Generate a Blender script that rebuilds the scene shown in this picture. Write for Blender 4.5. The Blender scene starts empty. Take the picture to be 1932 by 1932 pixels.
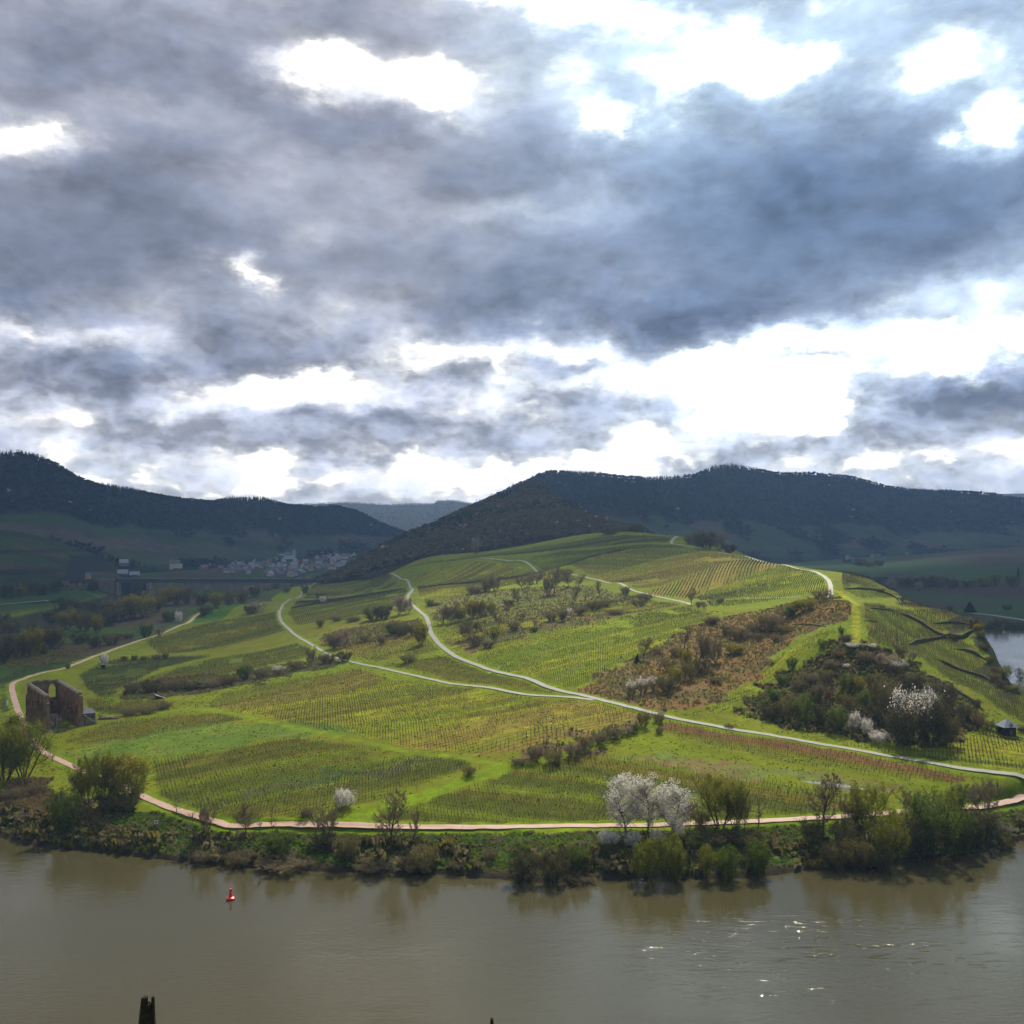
import bpy, bmesh, math, random
import numpy as np
from mathutils import Vector, Matrix

# ------------------------------------------------------------------ scene, camera, sky, sun
S = bpy.context.scene
COL = S.collection
rnd = random.Random(7)
R = math.radians

CAMZ, HOR, F = 95.0, 1000.0, 1856.0          # camera height over the river, horizon row and focal length on a 1932 grid
cam_d = bpy.data.cameras.new("camera")
cam = bpy.data.objects.new("camera", cam_d); COL.objects.link(cam)
cam.location = (0, 0, CAMZ); cam.rotation_euler = (R(90), 0, 0)
cam_d.sensor_width = 36; cam_d.lens = 36 * F / 1932.0
cam_d.shift_y = (HOR - 966.0) / 1932.0
cam_d.clip_start = 0.5; cam_d.clip_end = 60000
S.camera = cam

SUN_EL, SUN_AZ = R(47), R(16)                # azimuth measured from +Y towards +X
S.view_settings.view_transform = 'Standard'; S.view_settings.look = 'None'
S.view_settings.gamma = 1; S.view_settings.use_curve_mapping = False
S.view_settings.exposure = 0.70
S.render.engine = 'CYCLES'
try:
    S.cycles.use_adaptive_sampling = True; S.cycles.adaptive_threshold = 0.02
    S.cycles.use_denoising = True
    S.cycles.max_bounces = 5; S.cycles.diffuse_bounces = 2; S.cycles.glossy_bounces = 2
    S.cycles.transmission_bounces = 2; S.cycles.volume_bounces = 0; S.cycles.transparent_max_bounces = 8
    S.cycles.caustics_reflective = False; S.cycles.caustics_refractive = False
    S.cycles.volume_step_rate = 4.0
except Exception: pass

sun_d = bpy.data.lights.new("sun", 'SUN'); sun_d.energy = 5.0; sun_d.angle = R(0.53); sun_d.color = (1.0, 0.92, 0.74)
sun = bpy.data.objects.new("sun", sun_d); COL.objects.link(sun)
SUNV = Vector((math.sin(SUN_AZ) * math.cos(SUN_EL), math.cos(SUN_AZ) * math.cos(SUN_EL), math.sin(SUN_EL)))
sun.rotation_euler = (-SUNV).to_track_quat('-Z', 'Y').to_euler()

# ---- world: Nishita sky seen through gaps of a procedural broken cloud cover
W = bpy.data.worlds.new("World"); S.world = W; W.use_nodes = True
nt = W.node_tree; nt.nodes.clear()
class NB:
    """tiny node builder"""
    def __init__(s, tree): s.t = tree
    def n(s, typ, **kw):
        x = s.t.nodes.new(typ)
        for k, v in kw.items(): setattr(x, k, v)
        return x
    def put(s, sock, v):
        if hasattr(v, 'is_output'): s.t.links.new(v, sock)
        else: sock.default_value = v
    def m(s, op, a, b=None, c=None, clamp=False):
        x = s.n('ShaderNodeMath', operation=op); x.use_clamp = clamp
        s.put(x.inputs[0], a)
        if b is not None: s.put(x.inputs[1], b)
        if c is not None: s.put(x.inputs[2], c)
        return x.outputs[0]
    def v(s, op, a, b=None, c=None):
        x = s.n('ShaderNodeVectorMath', operation=op)
        s.put(x.inputs[0], a)
        if b is not None: s.put(x.inputs[1], b)
        if c is not None: s.put(x.inputs[2], c)
        return x.outputs['Value'] if op in ('DOT_PRODUCT', 'LENGTH', 'DISTANCE') else x.outputs[0]
    def comb(s, a, b, c):
        x = s.n('ShaderNodeCombineXYZ')
        for i, q in enumerate((a, b, c)): s.put(x.inputs[i], q)
        return x.outputs[0]
    def sep(s, a):
        x = s.n('ShaderNodeSeparateXYZ'); s.put(x.inputs[0], a); return x.outputs
    def noise(s, vec, scale, detail=4, rough=0.5, dist=0.0, col=False, dim='3D'):
        x = s.n('ShaderNodeTexNoise'); x.noise_dimensions = dim
        s.put(x.inputs['Vector'], vec); s.put(x.inputs['Scale'], scale); x.inputs['Detail'].default_value = detail
        x.inputs['Roughness'].default_value = rough; x.inputs['Distortion'].default_value = dist
        return x.outputs['Color'] if col else x.outputs['Fac']
    def ramp(s, fac, stops, interp='LINEAR'):
        x = s.n('ShaderNodeValToRGB'); s.put(x.inputs[0], fac); e = x.color_ramp; e.interpolation = interp
        while len(e.elements) < len(stops): e.elements.new(0.5)
        for el, (p, c) in zip(e.elements, stops): el.position = p; el.color = (*c, 1) if len(c) == 3 else c
        return x.outputs[0]
    def mix(s, fac, a, b, mode='MIX'):
        x = s.n('ShaderNodeMix', data_type='RGBA', blend_type=mode)
        s.put(x.inputs[0], fac); s.put(x.inputs[6], a); s.put(x.inputs[7], b)
        return x.outputs[2]

nb = NB(nt)
sky = nb.n('ShaderNodeTexSky', sky_type='NISHITA'); sky.sun_disc = False
sky.sun_elevation = SUN_EL; sky.sun_rotation = SUN_AZ; sky.altitude = 200; sky.dust_density = 1.6
dirv = nb.n('ShaderNodeTexCoord').outputs['Generated']
dx, dy, dz = nb.sep(dirv)
hyp = nb.m('SQRT', nb.m('ADD', nb.m('MULTIPLY', dx, dx), nb.m('ADD', nb.m('MULTIPLY', dy, dy), 1e-5)))
az = nb.m('ARCTAN2', dx, dy)
el = nb.m('DIVIDE', nb.m('MAXIMUM', dz, 0.0), hyp)
elc = nb.m('MINIMUM', el, 3.0)
P0 = nb.comb(az, elc, 0.0)
den = nb.m('ADD', nb.m('MAXIMUM', dz, 0.0), 0.16)
Q = nb.comb(nb.m('DIVIDE', dx, den), nb.m('DIVIDE', dy, den), 0.0)
# domain warp of the placing coordinates so that every cloud edge is ragged
wn = nb.noise(Q, 1.7, 5, 0.6, col=True)
warp = nb.v('MULTIPLY', nb.v('SUBTRACT', wn, (0.5, 0.5, 0.5)), (0.10, 0.05, 0))
wn2 = nb.noise(nb.v('MULTIPLY', P0, (1, 1.5, 1)), 10.0, 6, 0.62, col=True)
warp2 = nb.v('MULTIPLY', nb.v('SUBTRACT', wn2, (0.5, 0.5, 0.5)), (0.15, 0.085, 0))
P = nb.v('ADD', nb.v('ADD', P0, warp), warp2)
CLOUDS = [ (1400,800,260,34,-.42),(1000,775,80,18,-.4),(620,905,260,20,-.35),(1230,845,90,14,-.4),(310,770,60,14,-.35),(60,800,90,14,-.3),(1780,850,120,16,-.35),(1080,905,200,14,-.3),(180,905,160,14,-.3),
 (1560,850,60,16,.3),(540,850,90,12,.3),(250,830,110,14,.35),(980,850,90,14,.35),(1330,880,90,10,.3),(1750,900,120,10,.25),(110,740,90,20,.3),  # u, v, su, sv, weight   (positive: thick grey cloud, negative: gap of bright sky)
 (595,135,62,30,-1.15),(790,165,80,32,-1.2),(45,255,70,30,-1.2),(1390,112,120,30,-.9),(930,-10,70,22,-.9),(1110,15,80,36,-.75),
 (1290,60,330,100,-.22),(1700,60,200,60,-.15),(1250,120,60,40,-.2),(1480,130,50,30,-.4),(1770,130,120,40,-.65),(1905,232,48,40,-1.2),(1150,225,50,38,-.75),(450,478,34,24,-1.0),(478,522,30,18,-.8),
 (560,722,150,30,-.9),(420,745,70,30,-.4),(900,655,170,30,-.95),(1000,720,90,24,-.4),(1110,655,60,40,-.5),(1475,622,75,28,-1.1),(1720,640,220,34,-1.05),(1480,745,190,54,-.95),(1300,700,90,34,-.7),
 (1860,548,90,34,-.75),(150,632,120,16,-.7),(20,610,50,30,-.5),(700,890,330,30,-.30),(1180,865,150,24,-.3),(230,850,150,30,-.2),(930,770,80,26,-.3),(1580,560,70,20,-.0),
 (1650,890,300,22,-.3),(1820,650,100,22,-.5),(620,770,60,16,-.2),(1000,400,120,26,-.35),(570,440,50,30,-.3),(650,560,60,22,-.25),(300,215,110,22,-.35),(980,560,60,12,-.1),
 (200,90,300,100,.75),(90,420,230,120,.75),(30,545,70,50,.6),(640,225,140,36,.5),(620,40,250,50,.3),(1420,360,400,130,.55),(1700,420,300,130,.65),(750,330,220,70,.35),
 (760,480,230,55,.5),(930,590,190,42,.75),(1320,615,130,44,.75),(560,655,190,40,.7),(230,690,220,40,.45),(1850,745,150,46,.95),(1500,675,80,14,.8),(1080,682,80,12,.7),
 (1150,768,180,26,.65),(880,825,130,38,.45),(400,812,180,34,.45),(670,790,110,22,.6),(1480,845,110,20,.35),(1660,800,60,32,.35),(830,718,70,20,.55),(1600,60,200,60,.15),(1880,60,80,60,.25),(1250,570,200,50,.4),(300,420,120,120,.25)]
f = 0.305
for (u, v, su, sv, w) in CLOUDS:
    a_ = math.atan((u - 966) / F); e_ = ((HOR - v) / F) * math.cos(a_)
    ia, ie = F / su * 0.8, F / sv * 0.8
    r2 = nb.v('MULTIPLY_ADD', P, (ia, ie, 0), (-a_ * ia, -e_ * ie, 0))
    g = nb.m('POWER', 0.36788, nb.v('DOT_PRODUCT', r2, r2))
    f = nb.m('MULTIPLY_ADD', g, w * 0.62, f)
lowk = nb.m('SUBTRACT', 1.0, nb.m('DIVIDE', elc, 0.26), clamp=True)      # clouds look smaller towards the horizon
def puffs(vec, scale, det):
    x = nb.n('ShaderNodeTexVoronoi'); x.feature = 'SMOOTH_F1'; x.voronoi_dimensions = '2D'; x.normalize = False
    nb.put(x.inputs['Vector'], vec); x.inputs['Scale'].default_value = scale; x.inputs['Detail'].default_value = det; x.inputs['Roughness'].default_value = 0.62; x.inputs['Lacunarity'].default_value = 2.3
    x.inputs['Smoothness'].default_value = 1.0
    return x.outputs['Distance']
def lumps(off):
    """cauliflower relief of the cloud deck, seen at the given offset"""
    c = nb.v('ADD', P0, (*off, 0)); c = nb.v('ADD', c, nb.v('MULTIPLY', warp2, (.30, .30, 0)))
    cs = nb.v('MULTIPLY', c, (1, 1.55, 1))
    small = nb.m('SUBTRACT', 0.75, puffs(cs, 17.0, 2.0))
    big = nb.m('SUBTRACT', nb.noise(nb.v('ADD', cs, (7.3, 2.1, 0)), 9.0, 4, .5), .5)
    fine = nb.m('SUBTRACT', nb.noise(cs, 22.0, 6, .62), .5)
    mid = nb.m('SUBTRACT', nb.noise(nb.v('MULTIPLY', c, (1, 1.9, 1)), 5.0, 5, .55), .5)
    return nb.m('ADD', nb.m('ADD', nb.m('MULTIPLY', small, nb.m('MULTIPLY_ADD', lowk, .50, .10)), nb.m('MULTIPLY', big, .5)),
                nb.m('ADD', nb.m('MULTIPLY', fine, nb.m('MULTIPLY_ADD', lowk, .40, .34)), nb.m('MULTIPLY', mid, .80)))
l0 = lumps((0, 0)); l1 = lumps((0.006, 0.020))
nq = nb.noise(Q, 1.25, 7, 0.58, 0.25)
f = nb.m('MULTIPLY_ADD', nb.m('SUBTRACT', nq, 0.5), 0.55, f)
f = nb.m('ADD', nb.m('MULTIPLY_ADD', lowk, 0.035, f), nb.m('MULTIPLY', l0, 1.2))
ccol = nb.ramp(f, [(0.0, (1.9, 1.85, 1.75)), (0.09, (1.15, 1.12, 1.08)), (0.17, (.84, .85, .89)), (0.30, (.62, .645, .72)), (0.46, (.44, .465, .555)), (0.72, (.275, .305, .395)), (1.0, (.175, .205, .285))])
# relief: the side of every lump that faces the hidden sun is brighter
rel = nb.m('MULTIPLY_ADD', nb.m('SUBTRACT', l0, l1), nb.m('MULTIPLY_ADD', lowk, 2.0, 2.0), 1.0)
rel = nb.m('SMOOTH_MAX', nb.m('SMOOTH_MIN', rel, 1.9, 0.5), 0.55, 0.2)
rel = nb.m('ADD', 1.0, nb.m('MULTIPLY', nb.m('SUBTRACT', rel, 1.0), nb.m('MULTIPLY_ADD', f, 3.2, 0.10, clamp=True)))   # no relief inside open gaps
ccol = nb.v('MULTIPLY', ccol, nb.comb(rel, rel, rel))
# lighter towards the horizon, duller on the side away from the sun
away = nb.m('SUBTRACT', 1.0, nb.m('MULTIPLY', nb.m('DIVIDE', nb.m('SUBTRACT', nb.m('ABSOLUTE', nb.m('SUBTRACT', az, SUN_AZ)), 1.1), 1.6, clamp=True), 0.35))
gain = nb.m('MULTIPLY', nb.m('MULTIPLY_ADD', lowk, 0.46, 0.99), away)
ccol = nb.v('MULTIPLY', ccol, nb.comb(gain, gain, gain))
# warm and bright towards the horizon, bluer high on the sun's side
hz = nb.m('SUBTRACT', 1.0, nb.m('DIVIDE', elc, 0.13), clamp=True)
ccol = nb.mix(nb.m('MULTIPLY', hz, 0.45), ccol, (.90, .85, .76, 1))
bl = nb.m('MULTIPLY', nb.m('SMOOTH_MIN', nb.m('MULTIPLY', nb.m('MAXIMUM', nb.m('ADD', az, 0.10), 0.0), 3.2), 1.0, 0.2), nb.m('MULTIPLY', elc, 3.4), clamp=True)
ccol = nb.mix(bl, ccol, nb.mix(1.0, ccol, (.80, 1.0, 1.17, 1), 'MULTIPLY'))
bg1 = nb.n('ShaderNodeBackground'); nt.links.new(sky.outputs[0], bg1.inputs[0]); bg1.inputs[1].default_value = 0.076
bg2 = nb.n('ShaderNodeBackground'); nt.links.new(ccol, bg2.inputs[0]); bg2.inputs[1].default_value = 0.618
cover = nb.m('MINIMUM', nb.m('MAXIMUM', nb.m('MULTIPLY_ADD', f, 1.2, 0.80), 0.72), 1.0)
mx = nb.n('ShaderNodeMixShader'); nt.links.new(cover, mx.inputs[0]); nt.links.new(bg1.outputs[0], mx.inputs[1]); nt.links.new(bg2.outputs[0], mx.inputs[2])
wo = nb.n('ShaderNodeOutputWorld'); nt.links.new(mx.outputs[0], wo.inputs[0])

# ------------------------------------------------------------------ helpers
def tag(o, label=None, cat=None, group=None, kind=None):
    if label: o['label'] = label
    if cat: o['category'] = cat
    if group: o['group'] = group
    if kind: o['kind'] = kind
    return o
def mesh_np(name, V, Fs, mat=None, smooth=False, mats=None, fmat=None):
    """V (n,3), Fs (m,k) all faces with the same corner count"""
    me = bpy.data.meshes.new(name)
    V = np.asarray(V, np.float32); Fs = np.asarray(Fs, np.int32)
    n, (m, k) = len(V), Fs.shape
    me.vertices.add(n); me.vertices.foreach_set('co', V.ravel())
    me.loops.add(m * k); me.loops.foreach_set('vertex_index', Fs.ravel())
    me.polygons.add(m); me.polygons.foreach_set('loop_start', np.arange(0, m * k, k, dtype=np.int32))
    try: me.polygons.foreach_set('loop_total', np.full(m, k, np.int32))
    except Exception: pass
    if smooth: me.polygons.foreach_set('use_smooth', np.ones(m, bool))
    for x in (mats or ([mat] if mat else [])): me.materials.append(x)
    if fmat is not None: me.polygons.foreach_set('material_index', np.asarray(fmat, np.int32))
    me.update(calc_edges=True)
    return me
def link(name, me, parent=None, loc=None, rz=0.0):
    o = bpy.data.objects.new(name, me); COL.objects.link(o)
    if parent is not None: o.parent = parent
    if loc is not None: o.location = loc
    if rz: o.rotation_euler = (0, 0, rz)
    return o
def empty(name, loc=(0, 0, 0), rz=0.0):
    return link(name, None, None, loc, rz)
def dup(root, loc, rz=0.0, sc=1.0):
    r = root.copy(); COL.objects.link(r); r.location = loc; r.rotation_euler = (0, 0, rz)
    r.scale = (sc, sc, sc) if not hasattr(sc, '__len__') else sc
    for ch in list(root.children):
        c = ch.copy(); COL.objects.link(c); c.parent = r
        for g in ch.children:
            d = g.copy(); COL.objects.link(d); d.parent = c
    return r
class MB:
    """collects quads/tris with a material index into one mesh"""
    def __init__(s): s.v = []; s.f = []; s.m = []
    def face(s, pts, m=0):
        b = len(s.v); s.v += [tuple(p) for p in pts]; s.f.append(tuple(range(b, b + len(pts)))); s.m.append(m)
    def box(s, c, d, rz=0.0, m=0, taper=1.0):
        cx, cy, cz = c; hx, hy, hz_ = d[0] / 2, d[1] / 2, d[2] / 2
        co, si = math.cos(rz), math.sin(rz); b = len(s.v)
        for z, t in ((-hz_, 1.0), (hz_, taper)):
            for x, y in ((-hx, -hy), (hx, -hy), (hx, hy), (-hx, hy)):
                x, y = x * t, y * t
                s.v.append((cx + x * co - y * si, cy + x * si + y * co, cz + z))
        for q in ((0, 3, 2, 1), (4, 5, 6, 7), (0, 1, 5, 4), (1, 2, 6, 5), (2, 3, 7, 6), (3, 0, 4, 7)):
            s.f.append(tuple(b + i for i in q)); s.m.append(m)
    def tube(s, p, q, r0, r1, n=6, m=0, cap=False):
        p, q = Vector(p), Vector(q); d = (q - p)
        if d.length < 1e-6: return
        d.normalize(); a = d.orthogonal().normalized(); c = d.cross(a); b = len(s.v)
        for (o, r) in ((p, r0), (q, r1)):
            for i in range(n):
                t = 2 * math.pi * i / n; s.v.append(tuple(o + a * (math.cos(t) * r) + c * (math.sin(t) * r)))
        for i in range(n):
            j = (i + 1) % n; s.f.append((b + i, b + j, b + n + j, b + n + i)); s.m.append(m)
        if cap:
            s.f.append(tuple(b + n + i for i in range(n))); s.m.append(m)
            s.f.append(tuple(b + i for i in reversed(range(n)))); s.m.append(m)
    def lathe(s, prof, c=(0, 0, 0), n=16, m=0):
        b = len(s.v)
        for (r, z) in prof:
            for i in range(n):
                t = 2 * math.pi * i / n; s.v.append((c[0] + r * math.cos(t), c[1] + r * math.sin(t), c[2] + z))
        for k in range(len(prof) - 1):
            for i in range(n):
                j = (i + 1) % n; s.f.append((b + k * n + i, b + k * n + j, b + (k + 1) * n + j, b + (k + 1) * n + i)); s.m.append(m)
    def mesh(s, name, *mats):
        me = bpy.data.meshes.new(name); me.from_pydata(s.v, [], s.f)
        for x in mats: me.materials.append(x)
        if len(mats) > 1: me.polygons.foreach_set('material_index', s.m)
        me.update(); return me
    def build(s, name, mats, parent=None, loc=None, rz=0.0):
        if not isinstance(mats, (list, tuple)): mats = [mats]
        return link(name, s.mesh(name, *mats), parent, loc, rz)

def simple_mat(name, col, rough=0.8, var=0.25, scale=2.0, metal=0.0, bump=0.0, spec=0.3, col2=None):
    m = bpy.data.materials.new(name); m.use_nodes = True; t = m.node_tree; b = NB(t)
    p = t.nodes['Principled BSDF']; p.inputs['Roughness'].default_value = rough; p.inputs['Metallic'].default_value = metal
    p.inputs['Specular IOR Level'].default_value = spec
    tc = b.n('ShaderNodeTexCoord').outputs['Object']
    nz = b.noise(tc, scale, 4, 0.6)
    lo = tuple(c * (1 - var) for c in col); hi = tuple(min(1, c * (1 + var)) for c in (col2 or col))
    c = b.ramp(nz, [(0.3, lo), (0.7, hi)]); t.links.new(c, p.inputs['Base Color'])
    if bump:
        bn = b.n('ShaderNodeBump'); bn.inputs['Strength'].default_value = bump; bn.inputs['Distance'].default_value = 0.1
        t.links.new(b.noise(tc, scale * 4, 4), bn.inputs['Height']); t.links.new(bn.outputs[0], p.inputs['Normal'])
    return m

# value noise in numpy
def _hash(ix, iy, s):
    h = (ix.astype(np.int64) * 374761393 + iy.astype(np.int64) * 668265263 + s * 982451653) & 0x7fffffff
    h = ((h ^ (h >> 13)) * 1274126177) & 0x7fffffff
    return ((h ^ (h >> 16)) & 0xffff) / 65535.0
def vnoise(x, y, s=0):
    x = np.asarray(x, float); y = np.asarray(y, float)
    ix = np.floor(x).astype(np.int64); iy = np.floor(y).astype(np.int64); fx = x - ix; fy = y - iy
    fx = fx * fx * (3 - 2 * fx); fy = fy * fy * (3 - 2 * fy)
    a = _hash(ix, iy, s); b = _hash(ix + 1, iy, s); c = _hash(ix, iy + 1, s); d = _hash(ix + 1, iy + 1, s)
    return (a * (1 - fx) + b * fx) * (1 - fy) + (c * (1 - fx) + d * fx) * fy
def fbm(x, y, o=4, s=0):
    t = 0; a = 1; n = 0
    for k in range(o):
        t = t + a * vnoise(x, y, s + k * 17); n += a; a *= 0.5; x = x * 2.03; y = y * 2.03
    return t / n
def sstep(a, b, x):
    t = np.clip((x - a) / (b - a), 0, 1); return t * t * (3 - 2 * t)

# ------------------------------------------------------------------ terrain
def W3(u, v, z=None, Y=None):
    if Y is None: Y = (CAMZ - z) * F / (v - HOR)
    else: z = CAMZ - (v - HOR) * Y / F
    return ((u - 966) / F * Y, Y, z)
TP = [W3(*p) for p in [  # on-slope survey points: column, row, height
 (86,1421,7),(182,1465,7),(273,1504,7),(404,1551,7),(463,1560,7),(713,1560,7),(948,1560,7),(1140,1558,7),(1296,1555,7),(1444,1549,7),(1611,1539,7),(1819,1524,7),(1932,1507,7.5),
 (39,1353,7.5),(23,1293,7),(78,1270,7.5),(182,1237,8),(268,1207,9),(333,1183,11),(404,1151,13),(140,1385,8.5),(250,1350,10),
 (372,1334,12),(600,1380,15.5),(760,1415,15),(900,1432,14),(960,1445,13.5),(640,1500,10),(300,1440,9.5),(500,1480,10.5),
 (430,1250,12.5),(300,1290,10.5),(540,1150,22),(530,1160,21),(570,1210,17.5),(625,1237,18),(700,1257,18.5),(850,1290,19.5),(1000,1308,21),(1120,1320,22.5),
 (595,1105,23),(738,1082,38),(775,1110,35),(790,1150,33),(810,1185,30),(850,1232,27),(1000,1282,25),(1000,1380,19),(1200,1375,18.5),(1350,1370,18.5),(1500,1395,16.5),(1700,1430,14),(1830,1452,13),(1932,1468,12.5),
 (1140,1430,14.5),(1400,1450,13),(1600,1490,10.5),(700,1330,17),(850,1350,18),(480,1310,13.5),(1150,1235,31),(1300,1142,45),(1300,1200,37),(1450,1200,39),(1350,1300,26),(1250,1330,23),(1450,1150,48.5),(1480,1290,26),(1500,1340,20),(1600,1390,16.5),(1800,1405,15.5),
 (1100,1100,48.5),(1050,1160,40),(950,1190,34),(1700,1320,25),(1893,1370,18),(1932,1400,15.5),(1615,1210,43),(1600,1135,57),(1567,1108,58),(1500,1128,52),(1650,1200,44),(1660,1270,31)]]
TP += [W3(u, v, Y=Y) for u, v, Y in [(905,1053,1230),(1000,1067,1150),(1050,1077,1080),(1150,1100,900),(1230,1123,780),(1278,1012,1120),(1268,1026,1060),(1361,1043,950),(1409,1050,900),(1481,1065,800),(1533,1077,730),(1559,1088,690),(1200,1004,1230),(1100,1012,1300),(1000,1027,1290),(900,1046,1280),(800,1054,1300),(1120,1050,1020),(1300,1080,850),(1400,1110,740),(1850,1200,480),(1866,1245,455),(1880,1290,430),(1932,1302,415),(1832,1167,505),(1780,1151,540),(1740,1144,560),(1700,1129,600),(1660,1101,660),(1780,1250,455),(1740,1200,500),(1700,1160,530),(1850,1322,405),(1620,1088,690),(1350,1025,1060)]]
TP += [(-250,700,7),(-320,800,6),(-380,900,6),(-380,1100,6),(-300,1000,7),(-400,1350,6),(-350,1600,7),(-150,1700,10),(-250,1400,10),(-120,1450,30),(-180,1250,16),(-600,1100,9),(-620,1300,10),(-560,1400,9),(-800,1200,25),(-680,1000,15),
 (-400,2000,9),(-600,2000,14),(-200,2200,12),(-700,2300,25),(-500,2500,25),(-300,2500,16),(0,2500,14),(100,1900,25),(250,1600,22),
 (250,1300,40),(350,1150,22),(330,1000,20),(300,900,34),(300,800,40),(300,660,44),(300,560,40),(300,480,30),(260,380,14),
 (500,1000,4),(560,1100,6),(720,1434,10),(640,1615,8),(800,1434,12),(900,1800,25),(1250,2500,50),(900,2400,17),(800,2450,10),(1000,2900,14),(1400,2900,30),(600,2800,12),
 (-300,450,6.5),(-240,380,6.5),(-350,600,6.5),(-330,500,6.5),(0,2900,14),(-600,2900,30),(240,340,8),(280,395,6)]
TP = np.array(TP)
ctr = TP[:, :2] / 300.0
def _phi(r2): return 0.5 * r2 * np.log(r2 + 1e-9)
_n = len(TP)
_A = np.zeros((_n + 3, _n + 3))
_A[:_n, :_n] = _phi(((ctr[:, None] - ctr[None]) ** 2).sum(-1)) + np.eye(_n) * 0.0012
_A[:_n, _n] = 1; _A[:_n, _n + 1:] = ctr; _A[_n, :_n] = 1; _A[_n + 1:, :_n] = ctr.T
_w = np.linalg.solve(_A, np.concatenate([TP[:, 2], [0, 0, 0]]))
BANK = [(0,1577),(40,1588),(86,1599),(160,1606),(234,1613),(338,1626),(420,1633),(495,1639),(583,1645),(660,1646),(739,1646),(850,1652),(948,1657),(984,1664),(1060,1664),(1114,1659),(1220,1657),(1300,1658),(1400,1657),(1455,1650),(1554,1639),(1663,1638),(1767,1618),(1850,1605),(1885,1600),(1932,1583)]
RIV = [(300,110),(0,105),(-200,120),(-330,170),(-450,270),(-530,400),(-565,600),(-560,800),(-545,1000),(-555,1200),(-590,1450),(-650,1750),(-560,1750),(-480,1450),(-445,1200),(-425,1000),(-430,860),(-415,760),(-385,620),(-350,500),(-290,400),(-215,335)] + \
      [W3(u, v, 0)[:2] for u, v in BANK] + \
      [(200,309),(255,325),(292,375),(303,470),(305,560),(312,650),(330,750),(350,860),(400,938),(600,985),(1000,1050),(2400,1100),(2400,950),(1000,900),(700,840),(520,740),(450,600),(440,400),(410,250)]
RIV = np.array(RIV)
CLIFF = np.array([(330,300,20),(385,262,22),(400,226,27),(415,219,28.5),(430,212,28),(455,220.6,35),(480,228.6,43.3),(505,235.6,50),(540,237,51.5),(560,234,52),(600,238,54),(660,247,59.5),(720,254,60),(900,275,55),(1000,300,40)], float)
def in_poly(X, Y, P):
    c = np.zeros(X.shape, bool); n = len(P)
    for i in range(n):
        x0, y0 = P[i]; x1, y1 = P[(i + 1) % n]
        if y0 == y1: continue
        k = ((y0 > Y) != (y1 > Y)) & (X < (x1 - x0) * (Y - y0) / (y1 - y0) + x0); c ^= k
    return c
def pdist(X, Y, P, closed=True):
    d = np.full(X.shape, 1e18); n = len(P)
    for i in range(n if closed else n - 1):
        x0, y0 = P[i]; x1, y1 = P[(i + 1) % n]; ex, ey = x1 - x0, y1 - y0; L = ex * ex + ey * ey
        if L == 0: continue
        t = np.clip(((X - x0) * ex + (Y - y0) * ey) / L, 0, 1)
        d = np.minimum(d, (X - x0 - t * ex) ** 2 + (Y - y0 - t * ey) ** 2)
    return np.sqrt(d)
def river_sd(X, Y):
    d = pdist(X, Y, RIV); return np.where(in_poly(X, Y, RIV), -d, d)
def tps(X, Y):
    x = X / 300.0; y = Y / 300.0; z = _w[_n] + _w[_n + 1] * x + _w[_n + 2] * y
    for i in range(_n):
        z = z + _w[i] * _phi((x - ctr[i, 0]) ** 2 + (y - ctr[i, 1]) ** 2)
    return z
def height(X, Y, raw=False):
    X = np.asarray(X, float); Y = np.asarray(Y, float); sh = X.shape; X = X.ravel(); Y = Y.ravel()
    z = np.clip(tps(X, Y), 5.0, 115)
    far = sstep(2700, 3300, Y) + sstep(1500, 2400, np.abs(X)); far = np.clip(far, 0, 1)
    z = z * (1 - far) + 18 * far
    # the cliffed edge of the terraces above the right-hand river arm
    xe = np.interp(Y, CLIFF[:, 0], CLIFF[:, 1]); ze = np.interp(Y, CLIFF[:, 0], CLIFF[:, 2]); dd = X - xe + (fbm(X / 7.0, Y / 7.0, 3, 71) - 0.5) * 7
    cz = np.maximum(ze + 1.5 - 1.9 * np.maximum(dd, -20) + (fbm(X / 4.0, Y / 4.0, 3, 72) - .5) * 4 * (dd > -3), 5.0 + 0 * X)
    z = np.where((Y > 330) & (Y < 1000) & (X < 900) & (X > 150), np.minimum(z, np.where(X > 420, z, cz)), z)
    near = Y < 230                                     # the viewer's own steep hillside
    d = river_sd(X, Y)
    dn = d + (fbm(X / 9.0, Y / 9.0, 3, 5) - 0.5) * 4.5
    bank = np.where(dn > 0, 0.9 * np.minimum(dn, 1.0) + 0.30 * np.clip(dn - 1, 0, 22) + np.clip(dn - 20, 0, None) * 1.1, dn * 0.35)
    bank = np.maximum(bank, -4.0)
    k = 1.2; h = np.clip(0.5 + 0.5 * (bank - z) / k, 0, 1); z = bank * (1 - h) + z * h - k * h * (1 - h)
    hs = np.where(Y < 2, 93.3, np.where(Y < 8, 93.3 - (Y - 2) * 0.63, 89.5 - (Y - 8) * 0.90))
    hs = np.maximum(hs, -3.5); z = np.where(near & (Y < 125), hs, z)
    # gentle relief
    amp = sstep(3, 9, d) * 0.5
    z = z + (fbm(X / 28.0, Y / 28.0, 3, 11) - 0.5) * 1.6 * amp * (1 - 0.75 * sstep(600, 900, Y)) + (fbm(X / 5.0, Y / 5.0, 2, 12) - 0.5) * 0.35 * amp * (Y < 900)
    return z.reshape(sh)
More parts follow.
